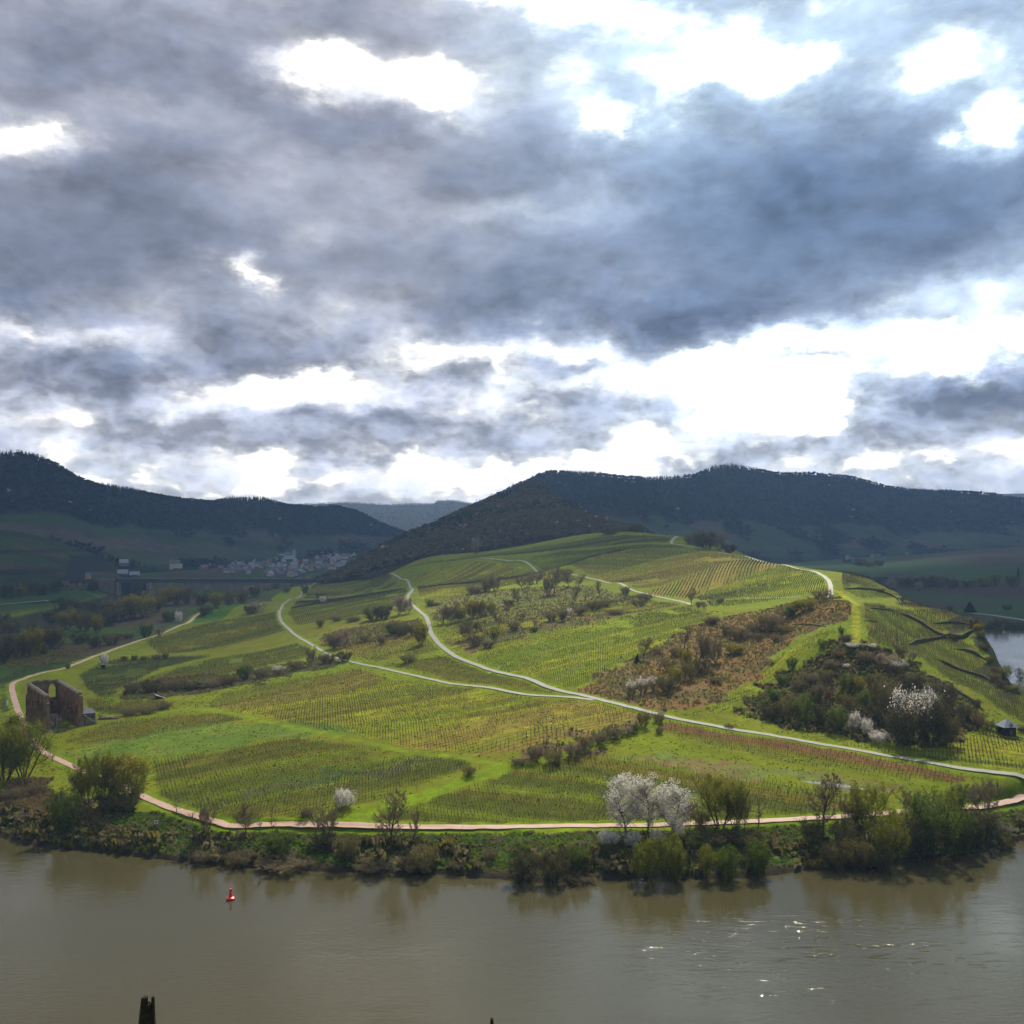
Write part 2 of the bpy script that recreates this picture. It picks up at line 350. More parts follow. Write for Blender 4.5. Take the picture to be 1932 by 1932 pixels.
# ray onto the ground, for placing what stands on it
def ground(us, vs, ymin=240, ymax=2600):
    us = np.atleast_1d(np.asarray(us, float)); vs = np.atleast_1d(np.asarray(vs, float))
    Ys = ymin * (ymax / ymin) ** (np.arange(0, 260) / 259.0)
    X = (us[:, None] - 966) / F * Ys[None]; YY = np.broadcast_to(Ys[None], X.shape)
    Z = CAMZ - (vs[:, None] - HOR) / F * Ys[None]
    d = Z - height(X, YY); hit = d <= 0; i = np.where(hit.any(1), hit.argmax(1), len(Ys) - 1); i = np.maximum(i, 1); r = np.arange(len(us))
    a, b = d[r, i - 1], d[r, i]; t = np.clip(a / (a - b + 1e-9), 0, 1); y = Ys[i - 1] + t * (Ys[i] - Ys[i - 1])
    x = (us - 966) / F * y
    return np.stack([x, y, height(x, y)], 1)
def g1(u, v): return tuple(ground([u], [v])[0])
# ------------------------------------------------------------------ fields (corners on the 1932 grid, projected on the ground)
GB = (.125, .182, .004); GY = (.232, .245, .008); GO = (.132, .124, .011); BR = (.165, .092, .032); DK = (.055, .055, .025); PB = (.215, .172, .030); GM = (.068, .098, .006); GD = (.042, .062, .012)
# name, corners, ground a, ground b, row direction (two points) or None, row spacing, stake spacing, stake height
FIELDS = [
 ("by the ruin", [(112,1405),(215,1362),(416,1346),(470,1358),(350,1377),(210,1402)], GO, GM, [(112,1404),(416,1346)], 2.6, 1.2, 1.35),
 ("below the meadow", [(287,1440),(400,1414),(560,1395),(730,1418),(890,1436),(880,1448),(640,1490),(453,1530),(404,1545),(300,1508)], GO, GM, [(295,1475),(640,1410)], 2.5, 1.15, 1.4),
 ("above the riverside path", [(380,1535),(453,1512),(817,1420),(880,1440),(870,1452),(700,1515),(560,1552),(430,1550)], GO, GM, [(453,1530),(800,1450)], 2.4, 1.1, 1.15),
 ("right of the diagonal grass strip", [(650,1550),(906,1480),(965,1457),(1010,1450),(1180,1488),(1240,1520),(1230,1552),(1140,1554),(700,1556)], GM, GO, [(906,1482),(1150,1508)], 2.5, 1.1, 1.3),
 ("behind the white cherry trees", [(970,1453),(1060,1437),(1125,1425),(1350,1462),(1600,1500),(1615,1533),(1440,1545),(1240,1553),(1240,1520),(1180,1488)], GM, GO, [(1125,1432),(1500,1497)], 2.6, 1.3, 1.5),
 ("between the low road and the grass track", [(385,1335),(430,1304),(560,1282),(670,1262),(740,1285),(520,1330),(440,1338)], PB, GO, [(430,1325),(660,1272)], 2.5, 1.25, 1.45),
 ("in the middle below the low road", [(440,1339),(520,1331),(745,1285),(850,1298),(1060,1323),(900,1352),(640,1378),(600,1376)], GY, GO, [(600,1366),(900,1312)], 2.6, 1.2, 1.5),
 ("around the bright middle slope", [(640,1380),(900,1353),(1065,1323),(1110,1325),(1180,1340),(905,1398),(900,1420),(760,1412)], GY, PB, [(760,1405),(1050,1345)], 2.6, 1.2, 1.4),
 ("with tall stakes beside the brown hedge", [(905,1400),(1180,1341),(1215,1352),(1010,1412),(925,1424),(880,1424)], PB, PB, [(905,1412),(1190,1348)], 3.0, 1.9, 2.2),
 ("in the wedge between the two roads", [(722,1256),(840,1238),(905,1263),(1000,1290),(1085,1312),(950,1297),(850,1283)], GO, GM, [(760,1262),(1000,1290)], 2.3, 1.2, 1.2),
 ("above the upper road bend", [(895,1248),(935,1212),(1120,1175),(1290,1146),(1345,1160),(1330,1172),(1210,1230),(1095,1298),(1000,1276)], GY, GB, [(895,1240),(1290,1150)], 2.6, 1.2, 1.6),
 ("on the strip beside the brown scrub", [(1335,1345),(1460,1245),(1555,1192),(1588,1190),(1500,1265),(1425,1340)], GB, GY, [(1340,1343),(1580,1190)], 2.4, 1.3, 1.6),
 ("under the blossoming thicket", [(1790,1408),(1850,1378),(1932,1392),(2000,1400),(2000,1475),(1932,1460),(1700,1424),(1560,1402),(1680,1414)], GY, GM, [(1600,1405),(1932,1440)], 2.4, 1.2, 1.5),
 ("along the lower side of the main road", [(1240,1370),(1262,1362),(1400,1388),(1560,1412),(1700,1440),(1830,1468),(1800,1480),(1560,1450),(1350,1412),(1260,1385)], GO, BR, [(1262,1368),(1700,1446)], 2.6, 1.4, 1.5),
 ("on the terraced right flank", [(1628,1140),(1700,1140),(1780,1152),(1828,1166),(1845,1192),(1800,1190),(1760,1190),(1850,1230),(1875,1285),(1932,1305),(2000,1330),(2000,1395),(1900,1345),(1800,1285),(1740,1240),(1640,1212)], GO, GM, [(1640,1150),(1850,1290)], 2.0, 1.2, 1.8),
 ("on the rounded crest at the right", [(1582,1078),(1640,1088),(1690,1112),(1700,1130),(1628,1130),(1590,1112)], GO, GM, [(1590,1085),(1690,1120)], 2.2, 1.5, 1.6),
 ("nearest the crest road", [(1310,1130),(1330,1118),(1500,1068),(1545,1086),(1560,1100),(1555,1112),(1450,1135),(1350,1148)], GB, GY, [(1330,1128),(1540,1090)], 2.6, 1.5, 1.6),
 ("in dark strips below the crest road", [(1215,1118),(1260,1105),(1430,1056),(1498,1068),(1330,1116),(1300,1128)], GO, PB, [(1240,1115),(1470,1062)], 2.8, 1.8, 1.7),
 ("on the middle crest slope", [(1120,1090),(1150,1082),(1330,1044),(1425,1056),(1255,1104),(1210,1114)], PB, GO, [(1150,1090),(1400,1055)], 2.8, 1.8, 1.6),
 ("under the wooded hill", [(920,1060),(1060,1040),(1268,1028),(1325,1042),(1150,1080),(1110,1086),(1010,1066)], GO, GM, [(930,1058),(1300,1036)], 2.8, 2.0, 1.6),
 ("against the forest edge", [(745,1078),(800,1062),(1000,1034),(1180,1010),(1270,1014),(1262,1024),(1060,1036),(900,1052)], GD, GO, [(760,1072),(1200,1014)], 3.0, 2.2, 1.6),
 ("left of the grass road top", [(785,1100),(780,1088),(905,1060),(985,1070),(1045,1082),(900,1120),(800,1140),(790,1120)], GO, GY, [(790,1110),(1000,1072)], 2.8, 1.7, 1.5),
 ("under the scattered bare trees", [(850,1225),(820,1190),(990,1165),(1200,1120),(1285,1142),(1120,1172),(935,1208),(880,1230)], GO, GY, [(840,1205),(1200,1130)], 2.8, 1.8, 1.5),
 ("between the roads below the thicket", [(640,1232),(625,1220),(760,1195),(800,1185),(806,1205),(835,1228),(720,1250)], GO, PB, [(640,1228),(800,1195)], 2.6, 1.6, 1.4),
 ("inside the bend of the lower road", [(545,1158),(560,1135),(700,1108),(765,1112),(778,1135),(690,1160),(560,1180)], GO, GM, [(555,1160),(760,1118)], 2.8, 1.7, 1.5),
 ("on the dim upper slope", [(580,1118),(650,1098),(738,1088),(765,1106),(700,1107),(570,1130)], GD, GO, [(590,1122),(740,1092)], 2.8, 2.0, 1.5),
 ("left of the lower road bend", [(275,1210),(400,1175),(525,1155),(522,1165),(540,1190),(400,1225),(300,1235)], GM, GO, [(290,1225),(520,1170)], 2.6, 1.6, 1.5),
 ("along the left end of the brown hedge", [(235,1295),(300,1270),(400,1245),(560,1215),(600,1235),(440,1268),(330,1290)], GM, GO, [(240,1290),(580,1222)], 2.5, 1.4, 1.5),
 ("behind the ruin", [(150,1275),(200,1246),(320,1240),(400,1238),(300,1262),(222,1300),(212,1330),(165,1300)], GM, GD, [(150,1272),(320,1244)], 2.4, 1.3, 1.6),
 ("beside the roofless church", [(160,1308),(210,1332),(235,1322),(310,1322),(330,1336),(220,1350),(168,1342)], GM, GO, [(165,1325),(300,1326)], 2.4, 1.3, 1.5),
 ("at the left edge by the pink path", [(0,1275),(80,1255),(150,1250),(128,1258),(76,1268),(36,1280),(18,1295),(20,1340),(0,1345)], GM, GD, [(0,1280),(120,1255)], 2.4, 1.3, 1.5),
]
SCRUB = [ # corners, colour a, colour b
 ([(1090,1302),(1220,1228),(1330,1170),(1450,1150),(1560,1122),(1600,1140),(1608,1165),(1530,1190),(1450,1245),(1340,1343),(1262,1345),(1160,1320)], BR, (.11,.085,.035)),
 ([(1010,1412),(1215,1352),(1245,1362),(1080,1430),(960,1440)], (.17,.115,.055), (.09,.07,.03)),
 ([(1140,1418),(1250,1420),(1560,1462),(1700,1482),(1640,1492),(1560,1486),(1350,1458),(1130,1424)], (.17,.115,.045), (.12,.15,.03)),
 ([(600,1200),(640,1188),(800,1165),(800,1180),(760,1200),(640,1225),(610,1215)], (.13,.09,.04), (.08,.09,.02)),
 ([(850,1212),(930,1195),(1180,1152),(1240,1150),(1110,1176),(935,1212),(880,1232)], (.15,.10,.05), (.09,.10,.025)),
 ([(820,1140),(900,1115),(1100,1105),(1200,1125),(1100,1160),(880,1190),(820,1170)], (.125,.105,.035), (.095,.12,.015)),
 ([(230,1300),(300,1280),(440,1270),(600,1240),(665,1246),(560,1272),(430,1300),(300,1318),(235,1318)], (.07,.05,.03), (.06,.075,.02)),
 ([(1400,1345),(1460,1280),(1560,1210),(1650,1215),(1760,1270),(1850,1340),(1845,1375),(1780,1405),(1640,1400),(1460,1365)], (.07,.06,.025), (.055,.075,.018)),
 ([(100,1255),(0,1262),(0,1230),(160,1225),(150,1240)], (.09,.06,.04), (.05,.06,.02)),
 ([(0,1480),(80,1465),(140,1500),(200,1540),(190,1580),(100,1580),(0,1560)], (.13,.09,.065), (.07,.06,.035)),
 ([(230,1395),(330,1370),(560,1362),(640,1376),(700,1392),(560,1388),(300,1428),(160,1432),(120,1418)], (.12,.16,.02), (.08,.13,.015)),
 ([(1826,1160),(1850,1188),(1885,1288),(1935,1300),(1935,1326),(1880,1312),(1850,1240),(1832,1196),(1800,1200),(1790,1190)], (.050,.060,.016), (.040,.042,.020)),
 ([(430,1495),(640,1450),(830,1425),(850,1432),(640,1475),(460,1512)], (.085,.085,.03), (.06,.085,.016)),
]
def wp(poly): return ground([p[0] for p in poly], [p[1] for p in poly])[:, :2]
FW = []
for (nm, poly, ca, cb, rd, rs, ss, sh) in FIELDS:
    w = wp(poly); d = wp(rd); dr = d[1] - d[0]; dr = dr / np.linalg.norm(dr)
    FW.append((nm, w, ca, cb, dr, rs, ss, sh))
SW = [(wp(p), a, b) for p, a, b in SCRUB]

# ------------------------------------------------------------------ roads
def catmull(P, step):
    P = np.asarray(P, float); out = []
    Q = np.vstack([2 * P[0] - P[1], P, 2 * P[-1] - P[-2]])
    for i in range(1, len(Q) - 2):
        L = np.linalg.norm(Q[i + 1] - Q[i]); n = max(2, int(L / step))
        for t in np.arange(n) / n:
            a, b, c, d = Q[i - 1], Q[i], Q[i + 1], Q[i + 2]
            out.append(0.5 * ((2 * b) + (-a + c) * t + (2 * a - 5 * b + 4 * c - d) * t * t + (-a + 3 * b - 3 * c + d) * t ** 3))
    out.append(P[-1]); return np.array(out)
ROADS = [
 ("riverside_path", [(2000,1497),(1932,1507),(1819,1524),(1711,1532),(1611,1539),(1444,1549),(1296,1555),(1140,1558),(948,1560),(713,1560),(463,1560),(404,1551),(333,1528),(273,1504),(224,1481),(182,1465),(133,1444),(86,1421),(60,1398),(44,1370),(39,1353),(29,1325),(23,1293),(39,1283),(78,1270),(130,1258),(182,1237),(221,1223),(268,1207),(333,1183),(365,1166),(404,1151)], 2.9, 'pink'),
 ("vineyard_road", [(640,1082),(595,1100),(570,1118),(545,1132),(530,1150),(528,1165),(545,1187),(573,1208),(625,1237),(700,1257),(760,1270),(850,1290),(950,1303),(1050,1314),(1120,1321)], 2.6, 'conc'),
 ("main_vineyard_road", [(738,1082),(755,1092),(772,1102),(778,1112),(770,1125),(775,1138),(790,1152),(803,1163),(808,1175),(815,1198),(850,1232),(900,1255),(1000,1282),(1100,1312),(1160,1327),(1250,1350),(1350,1370),(1500,1395),(1700,1430),(1830,1452),(1932,1468),(2000,1480)], 3.0, 'asph'),
 ("crest_track", [(905,1053),(955,1058),(1000,1066),(1050,1077),(1100,1088),(1150,1100),(1190,1112),(1230,1123),(1270,1132),(1304,1141)], 2.6, 'conc'),
 ("side_track", [(1270,1133),(1330,1134),(1400,1131),(1480,1128),(1510,1125)], 1.6, 'conc'),
 ("ridge_road", [(1190,1001,1250),(1213,1006,1240),(1244,1009,1200),(1276,1012,1130),(1270,1019,1090),(1268,1026,1060),(1291,1031,1030),(1361,1043,960),(1409,1050,900),(1481,1065,800),(1533,1077,730),(1559,1088,680),(1567,1099,640),(1567,1112,600)], 2.8, 'conc'),
 ("grass_track", [(1571,1112),(1590,1122),(1609,1136),(1616,1169),(1615,1212)], 3.5, 'grass'),
 ("meadow_track", [(300,1345),(372,1336),(430,1346),(520,1365),(600,1381),(700,1402),(760,1416),(850,1428),(905,1436),(965,1446),(1030,1432),(1110,1412),(1180,1386),(1245,1364)], 3.6, 'grass'),
 ("diagonal_grass_strip", [(960,1448),(900,1466),(830,1492),(740,1522),(640,1550)], 7.0, 'grass'),
]
RW = []
for nm, px, w, k in ROADS:
    g = np.array([W3(p[0], p[1], Y=p[2]) for p in px]) if len(px[0]) == 3 else ground([p[0] for p in px], [p[1] for p in px])
    RW.append((nm, catmull(g[:, :2], 1.2), w, k))

# ------------------------------------------------------------------ the ground mesh
def axis(a0, a1, step, lo, hi, gr=1.06, mx=150):
    c = list(np.arange(a0, a1, step)); s = step; x = a1
    while x < hi: c.append(x); s = min(s * gr, mx); x += s
    c.append(hi); s = step; x = a0 - step; l = []
    while x > lo: l.append(x); s = min(s * gr, mx); x -= s
    return np.array(l[::-1] and ([lo] + l[::-1]) + c)
gx = axis(-300, 330, 1.25, -7000, 7000)
ys = [265.0]
while ys[-1] < 1700: ys.append(ys[-1] + max(0.75, ys[-1] / 400))
while ys[-1] < 9000: ys.append(ys[-1] * 1.03)
yb = []; y = 260.0; s = 5.0
while y > -600: yb.append(y); s *= 1.04; y -= s
gy = np.array(yb[::-1] + ys)
GX, GY_ = np.meshgrid(gx, gy); NY, NX = GX.shape
GZ = height(GX, GY_)
X, Y = GX.ravel(), GY_.ravel()
def C(c): return np.array(c)[None]
n1 = fbm(X / 14, Y / 14, 4, 21)[:, None]; n2 = fbm(X / 60, Y / 60, 3, 22)[:, None]; n3 = fbm(X / 3.0, Y / 3.0, 3, 23)[:, None]
colr = C(GB) * (1 - n2) + C(GO) * n2
colr = colr * (0.75 + 0.5 * n1)
wx = X + (fbm(X / 6, Y / 6, 3, 31) - .5) * 5; wy = Y + (fbm(X / 6, Y / 6, 3, 32) - .5) * 5
sd = river_sd(X, Y)
for (nm, w, ca, cb, dr, rs, ss, sh) in FW:
    lo, hi = w.min(0) - 3, w.max(0) + 3
    m = (wx > lo[0]) & (wx < hi[0]) & (wy > lo[1]) & (wy < hi[1]); idx = np.nonzero(m)[0]
    idx = idx[in_poly(wx[idx], wy[idx], w)]
    x, y = X[idx], Y[idx]; s_ = -x * dr[1] + y * dr[0]; t_ = x * dr[0] + y * dr[1]
    a = fbm(s_ / 7.0, t_ / 260.0, 3, 41); b = fbm(s_ / 2.6, t_ / 150.0, 2, 42); k = np.clip((a - .5) * 4.2 + (b - .5) * 2.2 + 0.5, 0, 1)[:, None]
    c3 = np.clip((fbm(s_ / 11.0 + 9, t_ / 300.0, 2, 43) - .58) * 7, 0, 1)[:, None]
    cc = C(ca) * (1 - k) + C(cb) * k; cc = cc * (1 - c3 * .7) + C(GB) * c3 * .7 * 1.1
    row = 0.5 + 0.5 * np.cos(2 * math.pi * s_ / rs)
    fade = np.clip(1.4 - y / 700, 0, 1)
    cc = cc * (1 - (0.55 * row * fade)[:, None]) + C(BR) * (0.20 * row * fade)[:, None]
    colr[idx] = cc * (0.75 + 0.5 * n3[idx])
def ragged(x, y): return x + (fbm(x / 11, y / 11, 4, 131) - .5) * 22, y + (fbm(x / 11, y / 11, 4, 132) - .5) * 22
for (w, ca, cb) in SW:
    lo, hi = w.min(0) - 12, w.max(0) + 12
    m = (X > lo[0]) & (X < hi[0]) & (Y > lo[1]) & (Y < hi[1]); idx = np.nonzero(m)[0]
    rx, ry = ragged(X[idx], Y[idx]); idx = idx[in_poly(rx, ry, w)]
    k = np.clip((n1[idx] - .5) * 3 + .5 + (n3[idx] - .5) * 1.2, 0, 1)
    colr[idx] = (C(ca) * (1 - k) + C(cb) * k) * (0.7 + 0.6 * n3[idx])
# left flood plain: meadow and ploughed strips
fl = (Y > 560) & ((X < -290) | ((Y > 1150) & (X < -.27 * Y + 30))) & (sd > 3)
k = sstep(.45, .6, fbm(X / 80, Y / 120, 3, 51))[:, None]
cc = (C((.038, .072, .013)) * (1 - k) + C((.055, .046, .026)) * k) * (.8 + .4 * n1); colr[fl] = cc[fl]
md = fl & in_poly(X, Y, wp([(285,1222),(420,1185),(480,1150),(440,1140),(380,1150),(330,1180),(250,1205)])); colr[md] = (C((.045, .105, .012)) * (.85 + .3 * n1))[md]
# right valley: green terraces with brown fields
fr = (Y > 880) & (X > 0.38 * Y) & (sd > 3)
q = np.floor(X / 110 + Y / 400) * 3 + np.floor(Y / 160 - X / 500); k = _hash(q, q * 0 + 3, 5)[:, None]
cc = np.where(k > .6, C((.055, .044, .028)), np.where(k > .3, C((.040, .060, .018)), C((.036, .068, .016)))) * (.8 + .4 * n2); colr[fr] = cc[fr]
fv = (Y > 1450) & ~fl & ~fr; colr[fv] = (C((.045, .08, .022)) * (.8 + .5 * n2))[fv]
# river bank: grass, dead reeds and wet mud at the water's edge
bk = (sd > -30) & (sd < 21) & (Y < 700)
k = np.clip((fbm(X / 5, Y / 2.5, 4, 61) - .5) * 3.4 + .42, 0, 1)[:, None]
cc = C((.036, .082, .007)) * (1 - k) + C((.062, .050, .030)) * k
st = (sstep(.62, .7, fbm(X / 2.2, Y / 1.2, 3, 62)) * sstep(13, 5, sd))[:, None]
cc = cc * (1 - st) + C((.12, .105, .08)) * st
mud = sstep(3.2, 1.2, sd)[:, None]; cc = cc * (1 - mud) + C((.045, .036, .022)) * mud
colr[bk] = (cc * (.6 + .8 * n3))[bk]
for nm, P, w, k in RW:                                # trodden verge or grass lane along each road
    lo, hi = P.min(0) - 8, P.max(0) + 8
    idx = np.nonzero((X > lo[0]) & (X < hi[0]) & (Y > lo[1]) & (Y < hi[1]))[0]
    d = np.full(len(idx), 1e9); xx, yy = X[idx], Y[idx]
    for i in range(0, len(P) - 1, 3):
        e0 = P[i]; e1 = P[min(i + 3, len(P) - 1)]; e = e1 - e0; L = (e ** 2).sum() + 1e-9
        t = np.clip(((xx - e0[0]) * e[0] + (yy - e0[1]) * e[1]) / L, 0, 1)
        d = np.minimum(d, (xx - e0[0] - t * e[0]) ** 2 + (yy - e0[1] - t * e[1]) ** 2)
    d = np.sqrt(d); ww = w / 2 + (0 if k == 'grass' else 2.0) + (fbm(xx / 3, yy / 3, 2, 71) - .5) * 2.5
    g = d < ww; base = (C(GY) if nm == 'grass_track' else C(GB)) * (.55 + .9 * n3[idx]) * (.8 + .4 * n1[idx])
    colr[idx[g]] = base[g]
    if k == 'grass' and w < 6:
        tr = np.abs(d - 0.8) < 0.3; colr[idx[tr]] = colr[idx[tr]] * .8 + C(BR) * .15
gyy, gxx = np.gradient(GZ, gy, gx); slp = np.hypot(gxx, gyy).ravel(); stp = (slp > .85) & (X > 150) & (Y > 330)
rk = fbm(X / 3, Y / 3, 3, 81)[:, None]; colr[stp] = (C((.035,.036,.022)) * (.5 + rk) * 1.1 + C((.02, .035, .004)) * (rk > .5))[stp]
colr = np.clip(colr * .86, 0.005, .6)
ii = (np.arange(NY - 1)[:, None] * NX + np.arange(NX - 1)[None]).ravel()
gme = mesh_np('ground', np.stack([X, Y, GZ.ravel()], 1), np.stack([ii, ii + 1, ii + NX + 1, ii + NX], 1), smooth=True)
def set_col(me, c, name='albedo'):
    a = me.color_attributes.new(name, 'FLOAT_COLOR', 'POINT')
    a.data.foreach_set('color', np.concatenate([c, np.ones((len(c), 1))], 1).astype(np.float32).ravel())
set_col(gme, colr)
def ground_mat(name, scale=1.0, rough=0.9):
    m = bpy.data.materials.new(name); m.use_nodes = True; t = m.node_tree; b = NB(t); p = t.nodes['Principled BSDF']
    p.inputs['Roughness'].default_value = rough; p.inputs['Specular IOR Level'].default_value = 0.03
    at = b.n('ShaderNodeAttribute'); at.attribute_name = 'albedo'
    pos = b.n('ShaderNodeNewGeometry').outputs['Position']
    a = b.noise(pos, 1.3 * scale, 5, 0.7); c = b.noise(pos, 0.22 * scale, 4, 0.6)
    k = b.m('MULTIPLY_ADD', a, 1.1, b.m('MULTIPLY_ADD', c, 0.7, 0.1))
    kk = b.comb(k, b.m('MULTIPLY_ADD', c, 0.25, b.m('MULTIPLY', k, 0.88)), k)
    t.links.new(b.v('MULTIPLY', at.outputs['Color'], kk), p.inputs['Base Color'])
    bn = b.n('ShaderNodeBump'); bn.inputs['Strength'].default_value = 0.9; bn.inputs['Distance'].default_value = 0.35 / scale
    t.links.new(b.noise(pos, 1.6 * scale, 5, 0.7), bn.inputs['Height']); t.links.new(bn.outputs[0], p.inputs['Normal'])
    return m
MG = ground_mat('meadow_and_soil'); gme.materials.append(MG)
tag(link('ground', gme), kind='structure')
def gz(x, y):
    """height of the ground mesh itself"""
    x = np.atleast_1d(np.asarray(x, float)); y = np.atleast_1d(np.asarray(y, float))
    i = np.clip(np.searchsorted(gx, x) - 1, 0, NX - 2); j = np.clip(np.searchsorted(gy, y) - 1, 0, NY - 2)
    u = (x - gx[i]) / (gx[i + 1] - gx[i]); v = (y - gy[j]) / (gy[j + 1] - gy[j])
    return (GZ[j, i] * (1 - u) + GZ[j, i + 1] * u) * (1 - v) + (GZ[j + 1, i] * (1 - u) + GZ[j + 1, i + 1] * u) * v

# road surfaces
def road_mat(name, ca, cb, cc):
    m = bpy.data.materials.new(name); m.use_nodes = True; t = m.node_tree; b = NB(t); p = t.nodes['Principled BSDF']
    p.inputs['Roughness'].default_value = 0.75
    pos = b.n('ShaderNodeNewGeometry').outputs['Position']
    c = b.mix(b.ramp(b.noise(pos, 0.25, 4, 0.6), [(.4, (0, 0, 0)), (.62, (1, 1, 1))]), (*ca, 1), (*cb, 1))
    c = b.mix(b.ramp(b.noise(pos, 2.2, 4, 0.7), [(.5, (0, 0, 0)), (.75, (1, 1, 1))]), c, (*cc, 1))
    t.links.new(c, p.inputs['Base Color']); return m
RM = {'pink': road_mat('red_gravel_asphalt', (.34,.225,.175), (.31,.17,.115), (.20,.14,.10)), 'conc': road_mat('pale_concrete', (.205,.18,.145), (.17,.145,.11), (.12,.10,.06)),
      'asph': road_mat('worn_asphalt', (.17,.155,.14), (.145,.13,.11), (.12,.10,.075))}
for nm, P, w, k in RW:
    if k == 'grass': continue
    T = np.gradient(P, axis=0); T /= np.linalg.norm(T, axis=1)[:, None] + 1e-9; N = np.stack([-T[:, 1], T[:, 0]], 1)
    cols = 6; offs = np.linspace(-w / 2, w / 2, cols)
    jit = (fbm(np.arange(len(P)) / 3.0, np.zeros(len(P)), 2, 77) - .5) * .5
    V = []
    for c_, o in enumerate(offs):
        q = P + N * (o + (jit * (1 if c_ in (0, cols - 1) else 0)))[:, None] if c_ in (0, cols - 1) else P + N * o
        V.append(np.column_stack([q, gz(q[:, 0], q[:, 1])]))
    zz = np.max([v[:, 2] for v in V], 0)
    for v in V: v[:, 2] = v[:, 2] * .5 + zz * .5 + 0.07
    L = len(P); V = np.concatenate(V); ff = []
    for c_ in range(cols - 1):
        a = np.arange(L - 1) + c_ * L; ff.append(np.stack([a, a + 1, a + L + 1, a + L], 1))
    ff = np.concatenate(ff)[:, ::-1]
    tag(link(nm, mesh_np(nm, V, ff, RM[k], smooth=True)), kind='structure')

# ------------------------------------------------------------------ water
def water_mat():
    m = bpy.data.materials.new('river_water'); m.use_nodes = True; t = m.node_tree; b = NB(t); p = t.nodes['Principled BSDF']
    pos = b.n('ShaderNodeNewGeometry').outputs['Position']
    c = b.mix(b.noise(pos, 0.012, 3), (.040, .036, .015, 1), (.052, .046, .022, 1)); t.links.new(c, p.inputs['Base Color'])
    p.inputs['Roughness'].default_value = 0.06; p.inputs['IOR'].default_value = 1.333
    p.inputs['Specular IOR Level'].default_value = 0.5
    big = b.ramp(b.noise(pos, 0.016, 3, 0.55, 0.6), [(.35, (.25,) * 3), (.62, (1,) * 3)])
    w1 = b.noise(b.v('MULTIPLY', pos, (.55, 1.1, 1)), 0.8, 4, 0.62)
    w2 = b.noise(b.v('MULTIPLY', pos, (.10, .22, 1)), 0.9, 3, 0.5)
    # choppier streaks where the current boils up in mid-stream
    px_, py_, _z = b.sep(pos); ex = b.m('DIVIDE', b.m('SUBTRACT', px_, 70.0), 28.0); ey = b.m('DIVIDE', b.m('SUBTRACT', py_, 221.0), 17.0)
    zone = b.m('POWER', 0.36788, b.m('ADD', b.m('MULTIPLY', ex, ex), b.m('MULTIPLY', ey, ey)))
    stk = b.ramp(b.noise(b.v('MULTIPLY', pos, (.11, .42, 1)), 1.0, 3, 0.6, 1.2), [(.60, (0,) * 3), (.68, (1,) * 3)])
    chop = b.m('MULTIPLY', b.m('MULTIPLY', b.noise(b.v('MULTIPLY', pos, (1.3, 2.4, 1)), 1.6, 2, .5), stk), b.m('MULTIPLY', zone, 1.6))
    h = b.m('ADD', chop, b.m('MULTIPLY_ADD', w2, 0.22, b.m('MULTIPLY', b.m('MULTIPLY', w1, big), 0.30)))
    bn = b.n('ShaderNodeBump'); bn.inputs['Strength'].default_value = 1.0; bn.inputs['Distance'].default_value = 0.20
    t.links.new(h, bn.inputs['Height']); t.links.new(bn.outputs[0], p.inputs['Normal'])
    return m
wv = [(-9000, -1500, 0), (9000, -1500, 0), (9000, 9000, 0), (-9000, 9000, 0)]
tag(link('river', mesh_np('river', wv, [(0, 1, 2, 3)], water_mat())), kind='structure')

